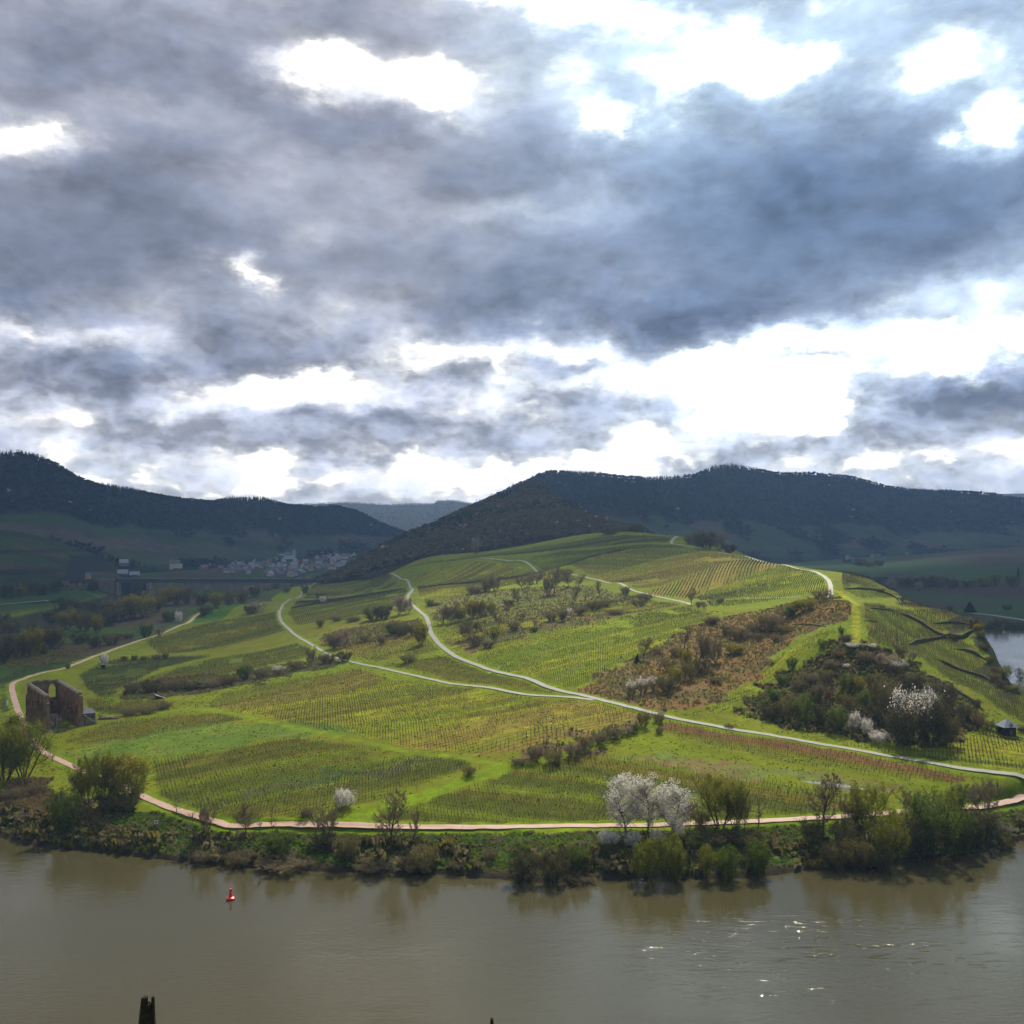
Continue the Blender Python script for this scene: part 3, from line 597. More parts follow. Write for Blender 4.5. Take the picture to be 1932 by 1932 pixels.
# ------------------------------------------------------------------ hills
def line(pts, n, uu):
    a = np.array([W3(u, v, Y=Yv) for u, v, Yv in pts]); u = np.array([p[0] for p in pts], float)
    return np.stack([np.interp(uu, u, a[:, i]) for i in range(3)], 1)
def hill(name, foot, crest, n=300, rows=90, prof=1.15, gul=14, back=500, seed=1, colf=None, mid=None):
    uu = np.linspace(max(foot[0][0], crest[0][0]), min(foot[-1][0], crest[-1][0]), n)
    A = line(foot, n, uu); B = line(crest, n, uu)
    for arr in (A, B):                                  # soften the polyline corners
        for _ in range(2): arr[1:-1] = (arr[:-2] + 2 * arr[1:-1] + arr[2:]) / 4
    ts = np.linspace(0, 1, rows); V = []
    D0 = A.copy(); D0[:, 2] -= 30; D0[:, 1] -= 25; V.append(D0); V0 = A.copy(); V0[:, 2] -= 4; V.append(V0)
    Tt = [-.02, -.01]
    for t in ts[1:]:
        p = A * (1 - t) + B * t; zt = t ** prof; p[:, 2] = A[:, 2] * (1 - zt) + B[:, 2] * zt
        x = p[:, 0] + (fbm(p[:, 0] / 200, p[:, 1] / 200, 2, seed + 3) - .5) * 260
        g = (fbm(x / 160, p[:, 1] / 900, 4, seed) - .5); p[:, 2] += g * gul * 2 * math.sin(math.pi * min(t, .97)) + (fbm(p[:, 0] / 40, p[:, 1] / 40, 3, seed + 9) - .5) * gul * .35 * min(1, 3 * (1 - t))
        V.append(p); Tt.append(t)
    for dy, dz in ((back * .3, 4), (back, 30), (back * 1.6, 150), (back * 2, 400)):
        p = B.copy(); k = (p[:, 1] + dy) / p[:, 1]; p[:, 0] *= k; p[:, 1] += dy; p[:, 2] = np.maximum(p[:, 2] - dz, -20); V.append(p); Tt.append(1.1)
    m = len(V); V = np.concatenate(V); T = np.repeat(Tt, n); U = np.tile(uu, m)
    ii = (np.arange(m - 1)[:, None] * n + np.arange(n - 1)[None]).ravel()
    me = mesh_np(name, V, np.stack([ii, ii + 1, ii + n + 1, ii + n], 1), MH, smooth=True)
    c, fm = colf(V, T, U, seed); set_col(me, np.clip(c, .008, .5))
    tag(link(name, me), kind='structure')
    return dict(V=V.reshape(m, n, 3), T=np.array(Tt), U=uu, F=fm.reshape(m, n), C=c.reshape(m, n, 3))
MH = ground_mat('hillside', 0.25)
def patchwork(V, T, U, seed, tf, cell=90, skew=.5, fcol=(.022, .023, .018)):
    x, y, z = V[:, 0], V[:, 1], V[:, 2]
    q1 = np.floor((x + z * skew * 4) / cell + (vnoise(x / 300, y / 300, seed) - .5) * 2); q2 = np.floor(T * 7 + q1 * .37 + (vnoise(x / 200, y / 200, seed + 1) - .5) * 1.5)
    k = _hash(q1, q2, seed)[:, None]
    c = np.where(k > .78, C((.062, .050, .036)), np.where(k > .5, C((.038, .047, .020)), np.where(k > .22, C((.030, .040, .018)), C((.036, .056, .017)))))
    n = fbm(x / 50, y / 50, 4, seed + 5)[:, None]; c = c * (.7 + .6 * n)
    tb = tf(U) + (fbm(x / 150, y / 400, 4, seed + 6) - .5) * .42
    fm = (T > tb) | (fbm(x / 90, y / 130, 4, seed + 8) > .60)
    c = np.where(fm[:, None], C(fcol) * (.7 + .6 * n), c)
    ed = (fbm(x / 3000, z / 9, 3, seed + 12) > .63) & ~fm; c[ed] *= .6      # terrace walls along the contour
    return c, fm
hillA = hill('left_hill', [(-420,1090,1450),(-250,1090,1500),(0,1080,1560),(150,1085,1650),(250,1078,1780),(320,1073,1900),(450,1064,2150),(550,1055,2350),(650,1050,2600),(790,1030,2800)],
  [(-420,900,2300),(-250,880,2300),(0,861,2250),(40,859,2260),(75,868,2280),(105,880,2300),(150,908,2350),(180,916,2400),(260,930,2500),(340,946,2600),(400,950,2700),(440,944,2750),(500,944,2800),(545,957,2850),(585,960,3000),(640,959,3100),(674,968,3150),(713,988,3200),(765,1008,3300),(790,1018,3300)],
  seed=3, gul=28, colf=lambda V, T, U, s: patchwork(V, T, U, s, lambda U: np.interp(U, [0, 200, 400, 600, 760], [.46, .60, .58, .52, .55])))
spur = hill('left_spur', [(-260,1140,1150),(-100,1125,1230),(0,1108,1330),(100,1103,1400),(170,1094,1440),(240,1090,1500),(275,1091,1490)], [(-260,985,1500),(-100,990,1500),(0,999,1520),(60,1008,1540),(120,1026,1560),(180,1046,1570),(235,1076,1540),(275,1090,1500)],
  seed=8, n=160, rows=40, gul=4, prof=1.0, back=80, colf=lambda V, T, U, s: patchwork(V, T, U, s, lambda U: U * 0 + 1.6, 140, .9))
hillC = hill('far_ridge', [(480,1012,4800),(980,1012,4800)], [(480,955,6500),(540,953,6500),(648,949,6500),(739,953,6500),(820,951,6500),(824,945,6500),(859,945,6500),(895,951,6500),(980,957,6500)],
  seed=12, n=160, rows=24, colf=lambda V, T, U, s: patchwork(V, T, U, s, lambda U: U * 0 + .1))
hillC2 = hill('far_right_ridge', [(1820,1000,5200),(2100,1000,5200)], [(1820,940,6500),(1880,932,6500),(1932,931,6500),(2100,925,6500)], seed=13, n=40, rows=20, colf=lambda V, T, U, s: patchwork(V, T, U, s, lambda U: U * 0 + .1))
hillD2 = hill('back_hill', [(880,1030,1900),(1190,1030,1950),(1300,1046,2200),(1400,1052,2450),(1600,1050,2750),(1750,1038,3000),(1932,1030,3100),(2400,1030,3100)],
  [(880,965,2600),(940,936,2700),(984,916,2800),(1017,899,3000),(1038,893,3050),(1088,895,3150),(1166,901,3300),(1218,905,3400),(1257,904,3450),(1304,901,3500),(1333,891,3600),(1356,882,3650),(1382,880,3650),(1409,886,3700),(1478,896,3800),(1533,896,3850),(1596,900,3900),(1637,910,3900),(1676,921,3900),(1723,926,3950),(1794,929,4000),(1872,934,4000),(1932,944,4000),(2400,985,4000)],
  n=420, rows=110, seed=22, gul=34, prof=1.1, colf=lambda V, T, U, s: patchwork(V, T, U, s, lambda U: np.interp(U, [1000, 1300, 1600, 1932], [.34, .40, .36, .30])))
hillD1 = hill('wooded_hill', [(600,1104,1400),(640,1104,1350),(700,1086,1300),(750,1070,1300),(800,1058,1320),(900,1048,1300),(1000,1030,1300),(1100,1015,1310),(1150,1010,1280),(1200,1008,1240)],
  [(600,1098,1450),(640,1084,1500),(700,1050,1500),(770,1014,1520),(825,993,1550),(869,970,1600),(903,956,1650),(958,942,1750),(984,920,1800),(1017,918,1850),(1031,930,1800),(1062,954,1700),(1114,978,1600),(1150,996,1480),(1200,1006,1300)],
  n=240, rows=60, seed=31, gul=8, prof=.9, back=250, colf=lambda V, T, U, s: patchwork(V, T, U, s, lambda U: U * 0 - 5, fcol=(.045, .034, .022)))
# ------------------------------------------------------------------ unseen cloud sheet added to shade the land, open over the lit vineyards
def shade_cloud():
    H = 6500.0; k = (H - 20) / math.tan(SUN_EL); sx, sy = k * math.sin(SUN_AZ), k * math.cos(SUN_AZ)
    xs = np.arange(-3200, 3600, 40.0); ys_ = np.arange(-300, 4900, 40.0); A, B = np.meshgrid(xs, ys_)
    hole = [(-120,60),(-190,300),(-235,400),(-200,520),(-140,700),(-150,900),(-30,1030),(110,1060),(230,950),(320,760),(430,560),(520,300),(420,60)]
    d = pdist(A, B, hole); d = np.where(in_poly(A, B, hole), -d, d)
    nz = (fbm(A / 260, B / 260, 4, 91) - .5) * 150
    dens = sstep(-30, 190, d + nz)
    # a few thinner places let weak light through to the far slopes
    thin = sstep(.56, .72, fbm(A / 700, B / 700, 3, 95)) * .45
    dens = dens * (1 - thin)
    inner = [(-85,60),(-125,318),(-140,400),(-130,500),(-90,650),(-80,850),(30,1010),(190,930),(290,660),(400,560),(480,300),(400,60)]
    di = pdist(A, B, inner); di = np.where(in_poly(A, B, inner), -di, di); dens = np.maximum(dens, .60 * sstep(-15, 95, di + nz * .35) * (B < 4900))
    for (cx, cy, rx_, ry_, k_) in ((-100, 352, 55, 45, .50), (95, 335, 60, 24, .40), (-70, 620, 60, 90, .35), (60, 760, 55, 60, .30), (215, 470, 40, 60, .35)):     # thin patches shaped to dim parts of the opening
        dens = np.maximum(dens, k_ * np.exp(-(((A - cx + nz * .25) / rx_) ** 2 + ((B - cy + nz * .2) / ry_) ** 2)))
    dens = dens * (1 - .45 * np.exp(-(((A + 330) / 160) ** 2 + ((B - 1050) / 330) ** 2)))
    edge = np.minimum(np.minimum(A - xs[0], xs[-1] - A), np.minimum(B - ys_[0], ys_[-1] - B))
    dens = dens * sstep(0, 350, edge - (fbm(A / 200, B / 200, 3, 97) - .5) * 300)
    th = 260 * np.sqrt(np.clip(dens, 0, 1)) * (.4 + 1.2 * fbm(A / 220, B / 220, 4, 93))
    Z0 = H - th * .35; Z1 = H + th
    n, m = len(xs), len(ys_)
    top = np.stack([A + sx, B + sy, Z1], -1).reshape(-1, 3); bot = np.stack([A + sx, B + sy, Z0], -1).reshape(-1, 3)
    ii = (np.arange(m - 1)[:, None] * n + np.arange(n - 1)[None]).ravel(); dd = dens.ravel()
    keep = np.maximum.reduce([dd[ii], dd[ii + 1], dd[ii + n], dd[ii + n + 1]]) > .01; ii = ii[keep]
    N = n * m
    Fs = np.concatenate([np.stack([ii, ii + 1, ii + n + 1, ii + n], 1), np.stack([ii + N, ii + N + n, ii + N + n + 1, ii + N + 1], 1)])
    mt = bpy.data.materials.new('shade_cloud_sheet'); mt.use_nodes = True; t = mt.node_tree; t.nodes.clear(); b = NB(t)
    at = b.n('ShaderNodeAttribute'); at.attribute_name = 'albedo'
    df = b.n('ShaderNodeBsdfDiffuse'); df.inputs[0].default_value = (.78, .8, .84, 1)
    tl = b.n('ShaderNodeBsdfTranslucent'); tl.inputs[0].default_value = (.5, .53, .6, 1)
    a = b.n('ShaderNodeMixShader'); a.inputs[0].default_value = .5; t.links.new(df.outputs[0], a.inputs[1]); t.links.new(tl.outputs[0], a.inputs[2])
    tr = b.n('ShaderNodeBsdfTransparent'); c = b.n('ShaderNodeMixShader')
    t.links.new(at.outputs['Fac'], c.inputs[0]); t.links.new(tr.outputs[0], c.inputs[1]); t.links.new(a.outputs[0], c.inputs[2])
    t.links.new(c.outputs[0], b.n('ShaderNodeOutputMaterial').inputs[0])
    me = mesh_np('shade_cloud', np.concatenate([top, bot]), Fs, mt, smooth=True)
    o = 1 - np.sqrt(1 - np.clip(dd * .985, 0, 1)); set_col(me, np.repeat(np.concatenate([o, o])[:, None], 3, 1))
    tag(link('shade_cloud', me), kind='structure')
shade_cloud()

# ------------------------------------------------------------------ vines: every row a trellis of its own, the farther ones together
M_VINE = simple_mat('old_vine_wood', (.040, .030, .022), .9, .4, 3.0)
M_STAKE = simple_mat('weathered_stake', (.085, .065, .045), .85, .35, 2.0)
def vine_geo(P, hs, seed, s, near, dr):
    """stakes with a crooked vine each; P (n,3) feet"""
    n = len(P); r = np.random.RandomState(seed)
    V = []; Fq = []; M = []
    w = (0.050 if near else 0.045) + 0.02 * r.rand(n)
    if not near: w = w + P[:, 1] * 0.00006
    lean = (r.rand(n, 2) - .5) * .16; h = hs * (0.82 + .36 * r.rand(n))
    def prism(base, topo, wa, wb, mi):
        b0 = sum(len(v) for v in V); ang = np.array([0.3, 2.4, 4.5])
        ca, sa = np.cos(ang), np.sin(ang)
        lo = base[:, None] + np.stack([wa[:, None] * ca, wa[:, None] * sa, 0 * wa[:, None] * ca], -1)
        hi = topo[:, None] + np.stack([wb[:, None] * ca, wb[:, None] * sa, 0 * wb[:, None] * ca], -1)
        V.append(np.concatenate([lo, hi], 1).reshape(-1, 3)); k = b0 + np.arange(len(base))[:, None] * 6
        for i in range(3):
            j = (i + 1) % 3; Fq.append(np.stack([k[:, 0] + i, k[:, 0] + j, k[:, 0] + 3 + j, k[:, 0] + 3 + i], 1)); M.append(np.full(len(base), mi))
    top = P + np.column_stack([lean * h[:, None], h]); lo = P.copy(); lo[:, 2] -= .15
    prism(lo, top, w, w * .8, 1)
    # gnarled vine: trunk leaning off the stake, then a bent cane along the row
    off = (r.rand(n, 2) - .5) * .22; kn = P + np.column_stack([off, h * (.42 + .12 * r.rand(n))])
    b = P.copy(); b[:, :2] += off * .4; b[:, 2] -= .05
    prism(b, kn, w * 1.15, w * .9, 0)
    sg = np.where(r.rand(n) > .5, 1, -1)[:, None]
    arm = kn.copy(); arm[:, :2] += dr[None] * sg * s * (.30 + .22 * r.rand(n))[:, None]; arm[:, 2] += .10 + .22 * r.rand(n)
    prism(kn, arm, w * .75, w * .45, 0)
    return V, Fq, M
rows_all = []
RWP = [(P, w / 2 + (1.4 if k != 'grass' else .4)) for nm, P, w, k in RW]
def off_roads(x, y):
    ok = np.ones(len(x), bool)
    for P, w in RWP:
        lo, hi = P.min(0) - w, P.max(0) + w
        idx = np.nonzero((x > lo[0]) & (x < hi[0]) & (y > lo[1]) & (y < hi[1]))[0]
        if len(idx) == 0: continue
        q = P[::2]; d = ((x[idx, None] - q[None, :, 0]) ** 2 + (y[idx, None] - q[None, :, 1]) ** 2).min(1)
        ok[idx[d < (w + .6) ** 2]] = False
    return ok
for fi, (nm, w, ca, cb, dr, rs, ss, sh) in enumerate(FW):
    nn = np.array([-dr[1], dr[0]]); s_ = w @ nn; t_ = w @ dr
    ksp = rs
    for si, s0 in enumerate(np.arange(s_.min() + rs * .5, s_.max(), ksp)):
        t = np.arange(t_.min(), t_.max(), ss)
        rr = np.random.RandomState(fi * 1000 + si); t = t + (rr.rand(len(t)) - .5) * ss * .25
        bend = np.sin(t / 55.0 + fi) * 1.2
        x = dr[0] * t + nn[0] * (s0 + bend); y = dr[1] * t + nn[1] * (s0 + bend)
        k = in_poly(x, y, w) & (rr.rand(len(t)) > .07) & (fbm(x / 16 + fi, y / 16, 2, 88) < .74)
        k &= (sd_ := river_sd(x, y)) > 22
        if k.sum() < 6: continue
        x, y = x[k], y[k]; k2 = off_roads(x, y)
        if k2.sum() < 6: continue
        x, y = x[k2], y[k2]; z = gz(x, y); P = np.column_stack([x, y, z])
        cut = np.nonzero(np.hypot(np.diff(x), np.diff(y)) > ss * 3.9)[0] + 1      # a row broken by a road or a gap is several rows
        for seg in np.split(np.arange(len(x)), cut):
            if len(seg) < 5: continue
            Q_ = P[seg]; rows_all.append((Q_[:, 1].mean() ** 2 / max(12, math.hypot(*(Q_[-1, :2] - Q_[0, :2]))), fi, Q_, sh, ss, dr))
rows_all.sort(key=lambda q: q[0])
near_rows = rows_all[:300]; far_rows = rows_all[300:]
cnts = {}; row_no = {}
def ordn(k): return '%d%s' % (k, 'th' if 10 <= k % 100 <= 20 else {1: 'st', 2: 'nd', 3: 'rd'}.get(k % 10, 'th'))
for i in sorted(range(len(near_rows)), key=lambda i: near_rows[i][2][:, 1].mean()):
    fi = near_rows[i][1]; cnts[fi] = cnts.get(fi, 0) + 1; row_no[i] = ordn(cnts[fi])
for i, (_, fi, P, sh, ss, dr) in enumerate(near_rows):
    V, Fq, M = vine_geo(P, sh, i, ss, True, dr)
    # two trellis wires strung from stake to stake
    V = [np.concatenate(V)]; off = len(V[0]); Fq = [np.concatenate(Fq)]; M = [np.concatenate(M)]
    wr = P[::2] if len(P) > 8 else P; n = len(wr)
    for hh in (.62,):
        a = wr.copy(); a[:, 2] += sh * hh; b_ = a.copy(); b_[:, 2] += .018
        V.append(np.concatenate([a, b_])); k = off + np.arange(n - 1)
        gap = np.linalg.norm(wr[1:, :2] - wr[:-1, :2], axis=1) < ss * 4; k = k[gap]
        Fq.append(np.stack([k, k + 1, k + 1 + n, k + n], 1)); M.append(np.full(len(k), 1)); off += 2 * n
    me = mesh_np('vine_row', np.concatenate(V), np.concatenate(Fq), mats=[M_VINE, M_STAKE], fmat=np.concatenate(M))
    o = link('vine_row', me)
    f_ = FW[fi][0]
    tag(o, '%s row of bare vines, counted uphill, %s' % (row_no[i], f_), 'vine row', 'vine rows ' + f_)
VV, FF, MM, off = [], [], [], 0
for i, (_, fi, P, sh, ss, dr) in enumerate(far_rows):
    V, Fq, M = vine_geo(P, sh, 5000 + i, ss, False, dr); V = np.concatenate(V)
    FF.append(np.concatenate(Fq) + off); MM.append(np.concatenate(M)); VV.append(V); off += len(V)
if VV:
    o = link('vines', mesh_np('vines', np.concatenate(VV), np.concatenate(FF), mats=[M_VINE, M_STAKE], fmat=np.concatenate(MM)))
    tag(o, 'rows of bare vines on stakes across the upper slope of the river loop', 'vines', kind='stuff')
print('rows', len(rows_all), 'near', sum(len(q[2]) for q in near_rows), 'far', sum(len(q[2]) for q in far_rows))
# ------------------------------------------------------------------ trees and bushes
def leaf_mat(name, ca, cb, trans=.45, scale=.35):
    m = bpy.data.materials.new(name); m.use_nodes = True; t = m.node_tree; t.nodes.clear(); b = NB(t)
    oi = b.n('ShaderNodeObjectInfo').outputs['Random']; pos = b.n('ShaderNodeNewGeometry').outputs['Position']
    k = b.m('ADD', b.m('MULTIPLY', b.noise(pos, scale, 3), 1.1), b.m('MULTIPLY_ADD', oi, .5, -.35), clamp=True)
    c = b.mix(k, (*ca, 1), (*cb, 1))
    fr = b.noise(pos, 3.0, 2); c = b.mix(b.m('MULTIPLY', fr, .5), c, tuple(x * .45 for x in ca) + (1,))
    df = b.n('ShaderNodeBsdfDiffuse'); t.links.new(c, df.inputs[0]); tl = b.n('ShaderNodeBsdfTranslucent'); t.links.new(c, tl.inputs[0])
    mx = b.n('ShaderNodeMixShader'); mx.inputs[0].default_value = trans
    t.links.new(df.outputs[0], mx.inputs[1]); t.links.new(tl.outputs[0], mx.inputs[2]); t.links.new(mx.outputs[0], b.n('ShaderNodeOutputMaterial').inputs[0])
    return m
ML = {'willow': leaf_mat('willow_leaves', (.17,.195,.022), (.29,.29,.03)), 'green': leaf_mat('green_leaves', (.080,.130,.020), (.145,.19,.028)),
      'olive': leaf_mat('olive_leaves', (.13,.125,.030), (.20,.175,.045)), 'twig': leaf_mat('bare_twigs', (.18,.148,.085), (.26,.21,.12), .35),
      'white': leaf_mat('white_blossom', (.74,.70,.64), (.88,.85,.80), .45, 1.0), 'pink': leaf_mat('faint_blossom', (.34,.25,.18), (.50,.40,.32), .3, 1.0),
      'conifer': leaf_mat('conifer_needles', (.018,.030,.014), (.032,.048,.018), .1), 'dark': leaf_mat('dark_leaves', (.062,.070,.020), (.11,.105,.032), .2),
      'rust': leaf_mat('rusty_twigs', (.16,.075,.035), (.22,.12,.05), .3), 'fresh': leaf_mat('fresh_leaves', (.07,.15,.02), (.13,.22,.03)), 'gold': leaf_mat('golden_catkins', (.24,.205,.030), (.33,.28,.045)),
      'bark': simple_mat('dark_bark', (.055,.045,.035), .95, .4, 2.0), 'barkp': simple_mat('grey_bark', (.10,.085,.068), .95, .35, 2.0)}
def tree_mesh(name, seed, H=10., W_=6., stems=1, clear=.2, limbs=9, sub=5, twigs=9, leaf=None, leaves=0, lsz=.3, spread=.9, bark='bark', twm='twig', thick=.16, droop=0., low=None, top_only=None, tw=.035):
    """returns (wood mesh, crown mesh); the crown carries twigs and leaves spread through its volume"""
    r = random.Random(seed); wood = MB(); crown = MB(); tips = []
    def rv(s=1.0): return Vector((r.gauss(0, s), r.gauss(0, s), r.gauss(0, s)))
    ph = [r.uniform(0, 6.28) for _ in range(4)]
    def lump(p): a_ = math.atan2(p.y, p.x); return 1 + .13 * math.sin(3 * a_ + ph[0] + p.z * 5 / H) + .10 * math.sin(5 * a_ + ph[1] - p.z * 9 / H) + .08 * math.sin(2 * a_ + ph[2] + p.z * 14 / H)
    def inside(p):                                        # rounded crown hull
        z = p.z / H
        if stems > 1: rr = W_ / 2 * (math.sqrt(max(0, 1 - (max(0, z - .38) / .64) ** 2.2)) if z > .38 else .62 + z)
        else: rr = W_ / 2 * math.sqrt(max(0.0, 1 - abs((z - (low or .60)) / (1.02 - (low or .60))) ** 2.2))
        return z < 1.03 and math.hypot(p.x, p.y) < rr * lump(p)
    for s_ in range(stems):
        a = 2 * math.pi * (s_ + r.random() * .7) / stems; out = (0.10 if stems == 1 else .5) * W_ / H
        base = Vector((math.cos(a), math.sin(a), 0)) * (0 if stems == 1 else .25 + .03 * W_)
        d = Vector((math.cos(a) * out * (stems > 1), math.sin(a) * out * (stems > 1), 1)).normalized() + rv(.05)
        L = H * (.92 if stems == 1 else r.uniform(.7, .95)); nseg = 6; p = base.copy(); p.z = -.3; pts = [p.copy()]; rad = thick * (1 if stems == 1 else .55)
        for k in range(nseg):
            d = (d + rv(.09) + Vector((math.cos(a), math.sin(a), 0)) * (.05 if stems > 1 else 0)).normalized(); p = p + d * (L / nseg); pts.append(p.copy())
        for k in range(nseg):
            wood.tube(pts[k], pts[k + 1], rad * (1 - .14 * k), rad * (1 - .14 * (k + 1)), 6 if k < 2 else 5)
        nl = limbs if stems == 1 else max(3, limbs // stems + 1)
        for j in range(nl):
            f = clear + (1 - clear) * (j + r.random() * .8) / nl; f = min(f, .97); k = int(f * nseg); q = pts[k].lerp(pts[min(k + 1, nseg)], f * nseg - k)
            az_ = a + j * 2.4 + r.uniform(-.4, .4)
            z = f; env = math.sqrt(max(.08, 1 - abs(2 * z - .85) ** 2))
            LL = W_ / 2 * env * r.uniform(.8, 1.1) * spread + .3
            up = r.uniform(.35, .9) if stems == 1 else r.uniform(.5, 1.1); dd = Vector((math.cos(az_), math.sin(az_), up)).normalized()
            pp = q.copy(); rr = rad * (1 - .8 * f) * .55 + .015; prev = pp.copy(); ns = 4
            for i in range(ns):
                dd = (dd + rv(.14) + Vector((0, 0, .08 - droop * i * .15))).normalized(); nx = prev + dd * (LL / ns); wood.tube(prev, nx, rr * (1 - .2 * i), rr * (1 - .2 * (i + 1)), 4)
                for _ in range(sub if i else max(1, sub // 2)):
                    t2 = prev.lerp(nx, r.random()); e = (dd * .6 + rv(.6) + Vector((0, 0, .25 - droop))).normalized(); l2 = LL * r.uniform(.25, .5)
                    m2 = t2 + e * l2; 
                    crown.tube(t2, m2, rr * .3 + .008, .012, 3, 0)
                    for _ in range(twigs):
                        c_ = t2.lerp(m2, r.uniform(.2, 1)); g = (e * .7 + rv(.55) + Vector((0, 0, .2 - droop))).normalized() * l2 * r.uniform(.3, .75)
                        en = c_ + g
                        if not inside(en) and r.random() < .9: continue
                        sd = g.cross(rv(1)).normalized() * tw * .5
                        crown.face([c_ - sd, c_ + sd, en], 0); tips.append((c_, en))
                prev = nx
    if leaf and leaves and tips:
        n = 0; tries = 0
        while n < leaves and tries < leaves * 4:
            tries += 1; c_, en = r.choice(tips); p = c_.lerp(en, r.uniform(.3, 1.1)) + rv(lsz * .8)
            if top_only is not None and p.z < H * top_only * r.uniform(.75, 1.2): continue
            if p.z < .1 or not inside(p) and r.random() < .9: continue
            u = rv(1).normalized(); w = u.orthogonal().normalized(); v2 = u.cross(w); s = lsz * r.uniform(.5, 1.15)
            crown.face([p - w * s * .5, p - v2 * s * .32, p + w * s * .5, p + v2 * s * .32], 1); n += 1
    return wood.mesh(name + '_trunk', ML[bark]), crown.mesh(name + '_crown', ML[twm], ML[leaf or twm])
def conifer_mesh(name, seed, H=10., W_=3.6):
    r = random.Random(seed); wood = MB(); cr = MB(); wood.tube((0, 0, -.3), (0, 0, H), .16, .02, 6)
    z = H * .1
    while z < H * .98:
        R_ = W_ / 2 * (1 - z / H) ** .8 * r.uniform(.85, 1.1) + .1; n = 9
        for i in range(n):
            a = 2 * math.pi * (i + r.random()) / n; L = R_ * r.uniform(.7, 1.15); c, s = math.cos(a), math.sin(a)
            for k in range(3):
                f0, f1 = k / 3, (k + 1) / 3; wdt = .16 * L + .12
                q0 = Vector((c * L * f0, s * L * f0, z - .35 * L * f0)); q1 = Vector((c * L * f1, s * L * f1, z - .35 * L * f1 - .05))
                pr = Vector((-s, c, 0)) * wdt * (1.1 - f0); cr.face([q0 - pr, q1 - pr * .4 + Vector((0, 0, -.2)), q1 + Vector((0, 0, .08)), q0 + pr * .3 + Vector((0, 0, .15))], 0)
                cr.face([q0 + pr, q1 + pr * .4 + Vector((0, 0, -.25)), q1 + Vector((0, 0, .08)), q0 - pr * .3 + Vector((0, 0, .12))], 0)
        z += H * .045
    return wood.mesh(name + '_trunk', ML['bark']), cr.mesh(name + '_crown', ML['conifer'])
T_ = tree_mesh
PROTO = {  # kind: list of (wood, crown, nominal height, nominal width)
 'bare': [(*T_('bare', 10 + i, 12, 8, 1, .2, 17, 6, 14, None, 0, thick=.22, tw=.06), 12, 8) for i in range(3)],
 'thin': [(*T_('thin', 20 + i, 10, 3.6, 1, .2, 10, 4, 8, None, 0, thick=.11, tw=.04), 10, 3.6) for i in range(2)],
 'multi': [(*T_('multi', 30 + i, 9, 7, 7, .15, 30, 5, 13, 'twig', 900, .16, thick=.14, tw=.06), 9, 7) for i in range(2)],
 'willow': [(*T_('willow', 40 + i, 11, 9, 6, .15, 34, 4, 9, 'willow', 6500, .34, thick=.24, tw=.04, twm='olive'), 11, 9) for i in range(3)],
 'wispy': [(*T_('wispy', 50 + i, 12, 9, 5, .15, 30, 4, 9, 'willow', 5200, .28, thick=.26, tw=.045, twm='olive'), 12, 9) for i in range(2)],
 'gold': [(*T_('gold', 60 + i, 9, 8, 5, .1, 26, 4, 8, 'gold', 4600, .36, thick=.2, tw=.05, twm='olive'), 9, 8) for i in range(2)],
 'green': [(*T_('green', 70 + i, 6, 6, 6, .05, 24, 4, 7, 'green', 4600, .26, thick=.13, tw=.03, twm='olive'), 6, 6) for i in range(3)],
 'fresh': [(*T_('fresh', 75 + i, 5, 4.5, 5, .05, 20, 4, 7, 'fresh', 2800, .24, thick=.1, tw=.03, twm='olive'), 5, 4.5) for i in range(2)],
 'dark': [(*T_('dark', 80 + i, 6, 7, 6, .03, 26, 4, 9, 'dark', 4200, .28, thick=.14, tw=.04, twm='twig'), 6, 7) for i in range(3)],
 'olive': [(*T_('olive', 90 + i, 5, 6, 6, .03, 24, 4, 9, 'olive', 3600, .22, thick=.1, tw=.035, twm='twig'), 5, 6) for i in range(3)],
 'brown': [(*T_('brown', 100 + i, 4, 6, 8, .02, 26, 4, 14, 'twig', 2200, .15, thick=.07, tw=.05, twm='twig'), 4, 6) for i in range(3)],
 'rust': [(*T_('rust', 110, 6, 4.5, 6, .03, 24, 4, 12, 'rust', 1700, .2, thick=.09, tw=.035, twm='twig'), 6, 4.5)],
 'cherry': [(*T_('cherry', 120 + i, 17, 12, 1, .10, 30, 6, 5, 'white', 9500, .34, thick=.26, tw=.04, spread=1.15, low=.54), 17, 11) for i in range(3)],
 'blossom': [(*T_('blossom', 130 + i, 6, 6, 7, .12, 24, 4, 7, 'white', 5000, .24, thick=.11, tw=.03), 6, 6) for i in range(3)],
 'topblossom': [(*T_('topblossom', 140 + i, 6, 6.5, 7, .03, 28, 4, 11, 'white', 1150, .24, thick=.11, tw=.035, top_only=.58), 6, 6.5) for i in range(2)],
 'pink': [(*T_('pink', 150 + i, 7, 7, 5, .1, 24, 4, 9, 'pink', 3200, .26, thick=.14, tw=.035), 7, 7) for i in range(2)],
 'conifer': [(*conifer_mesh('conifer', 160 + i), 10, 3.6) for i in range(2)],
}
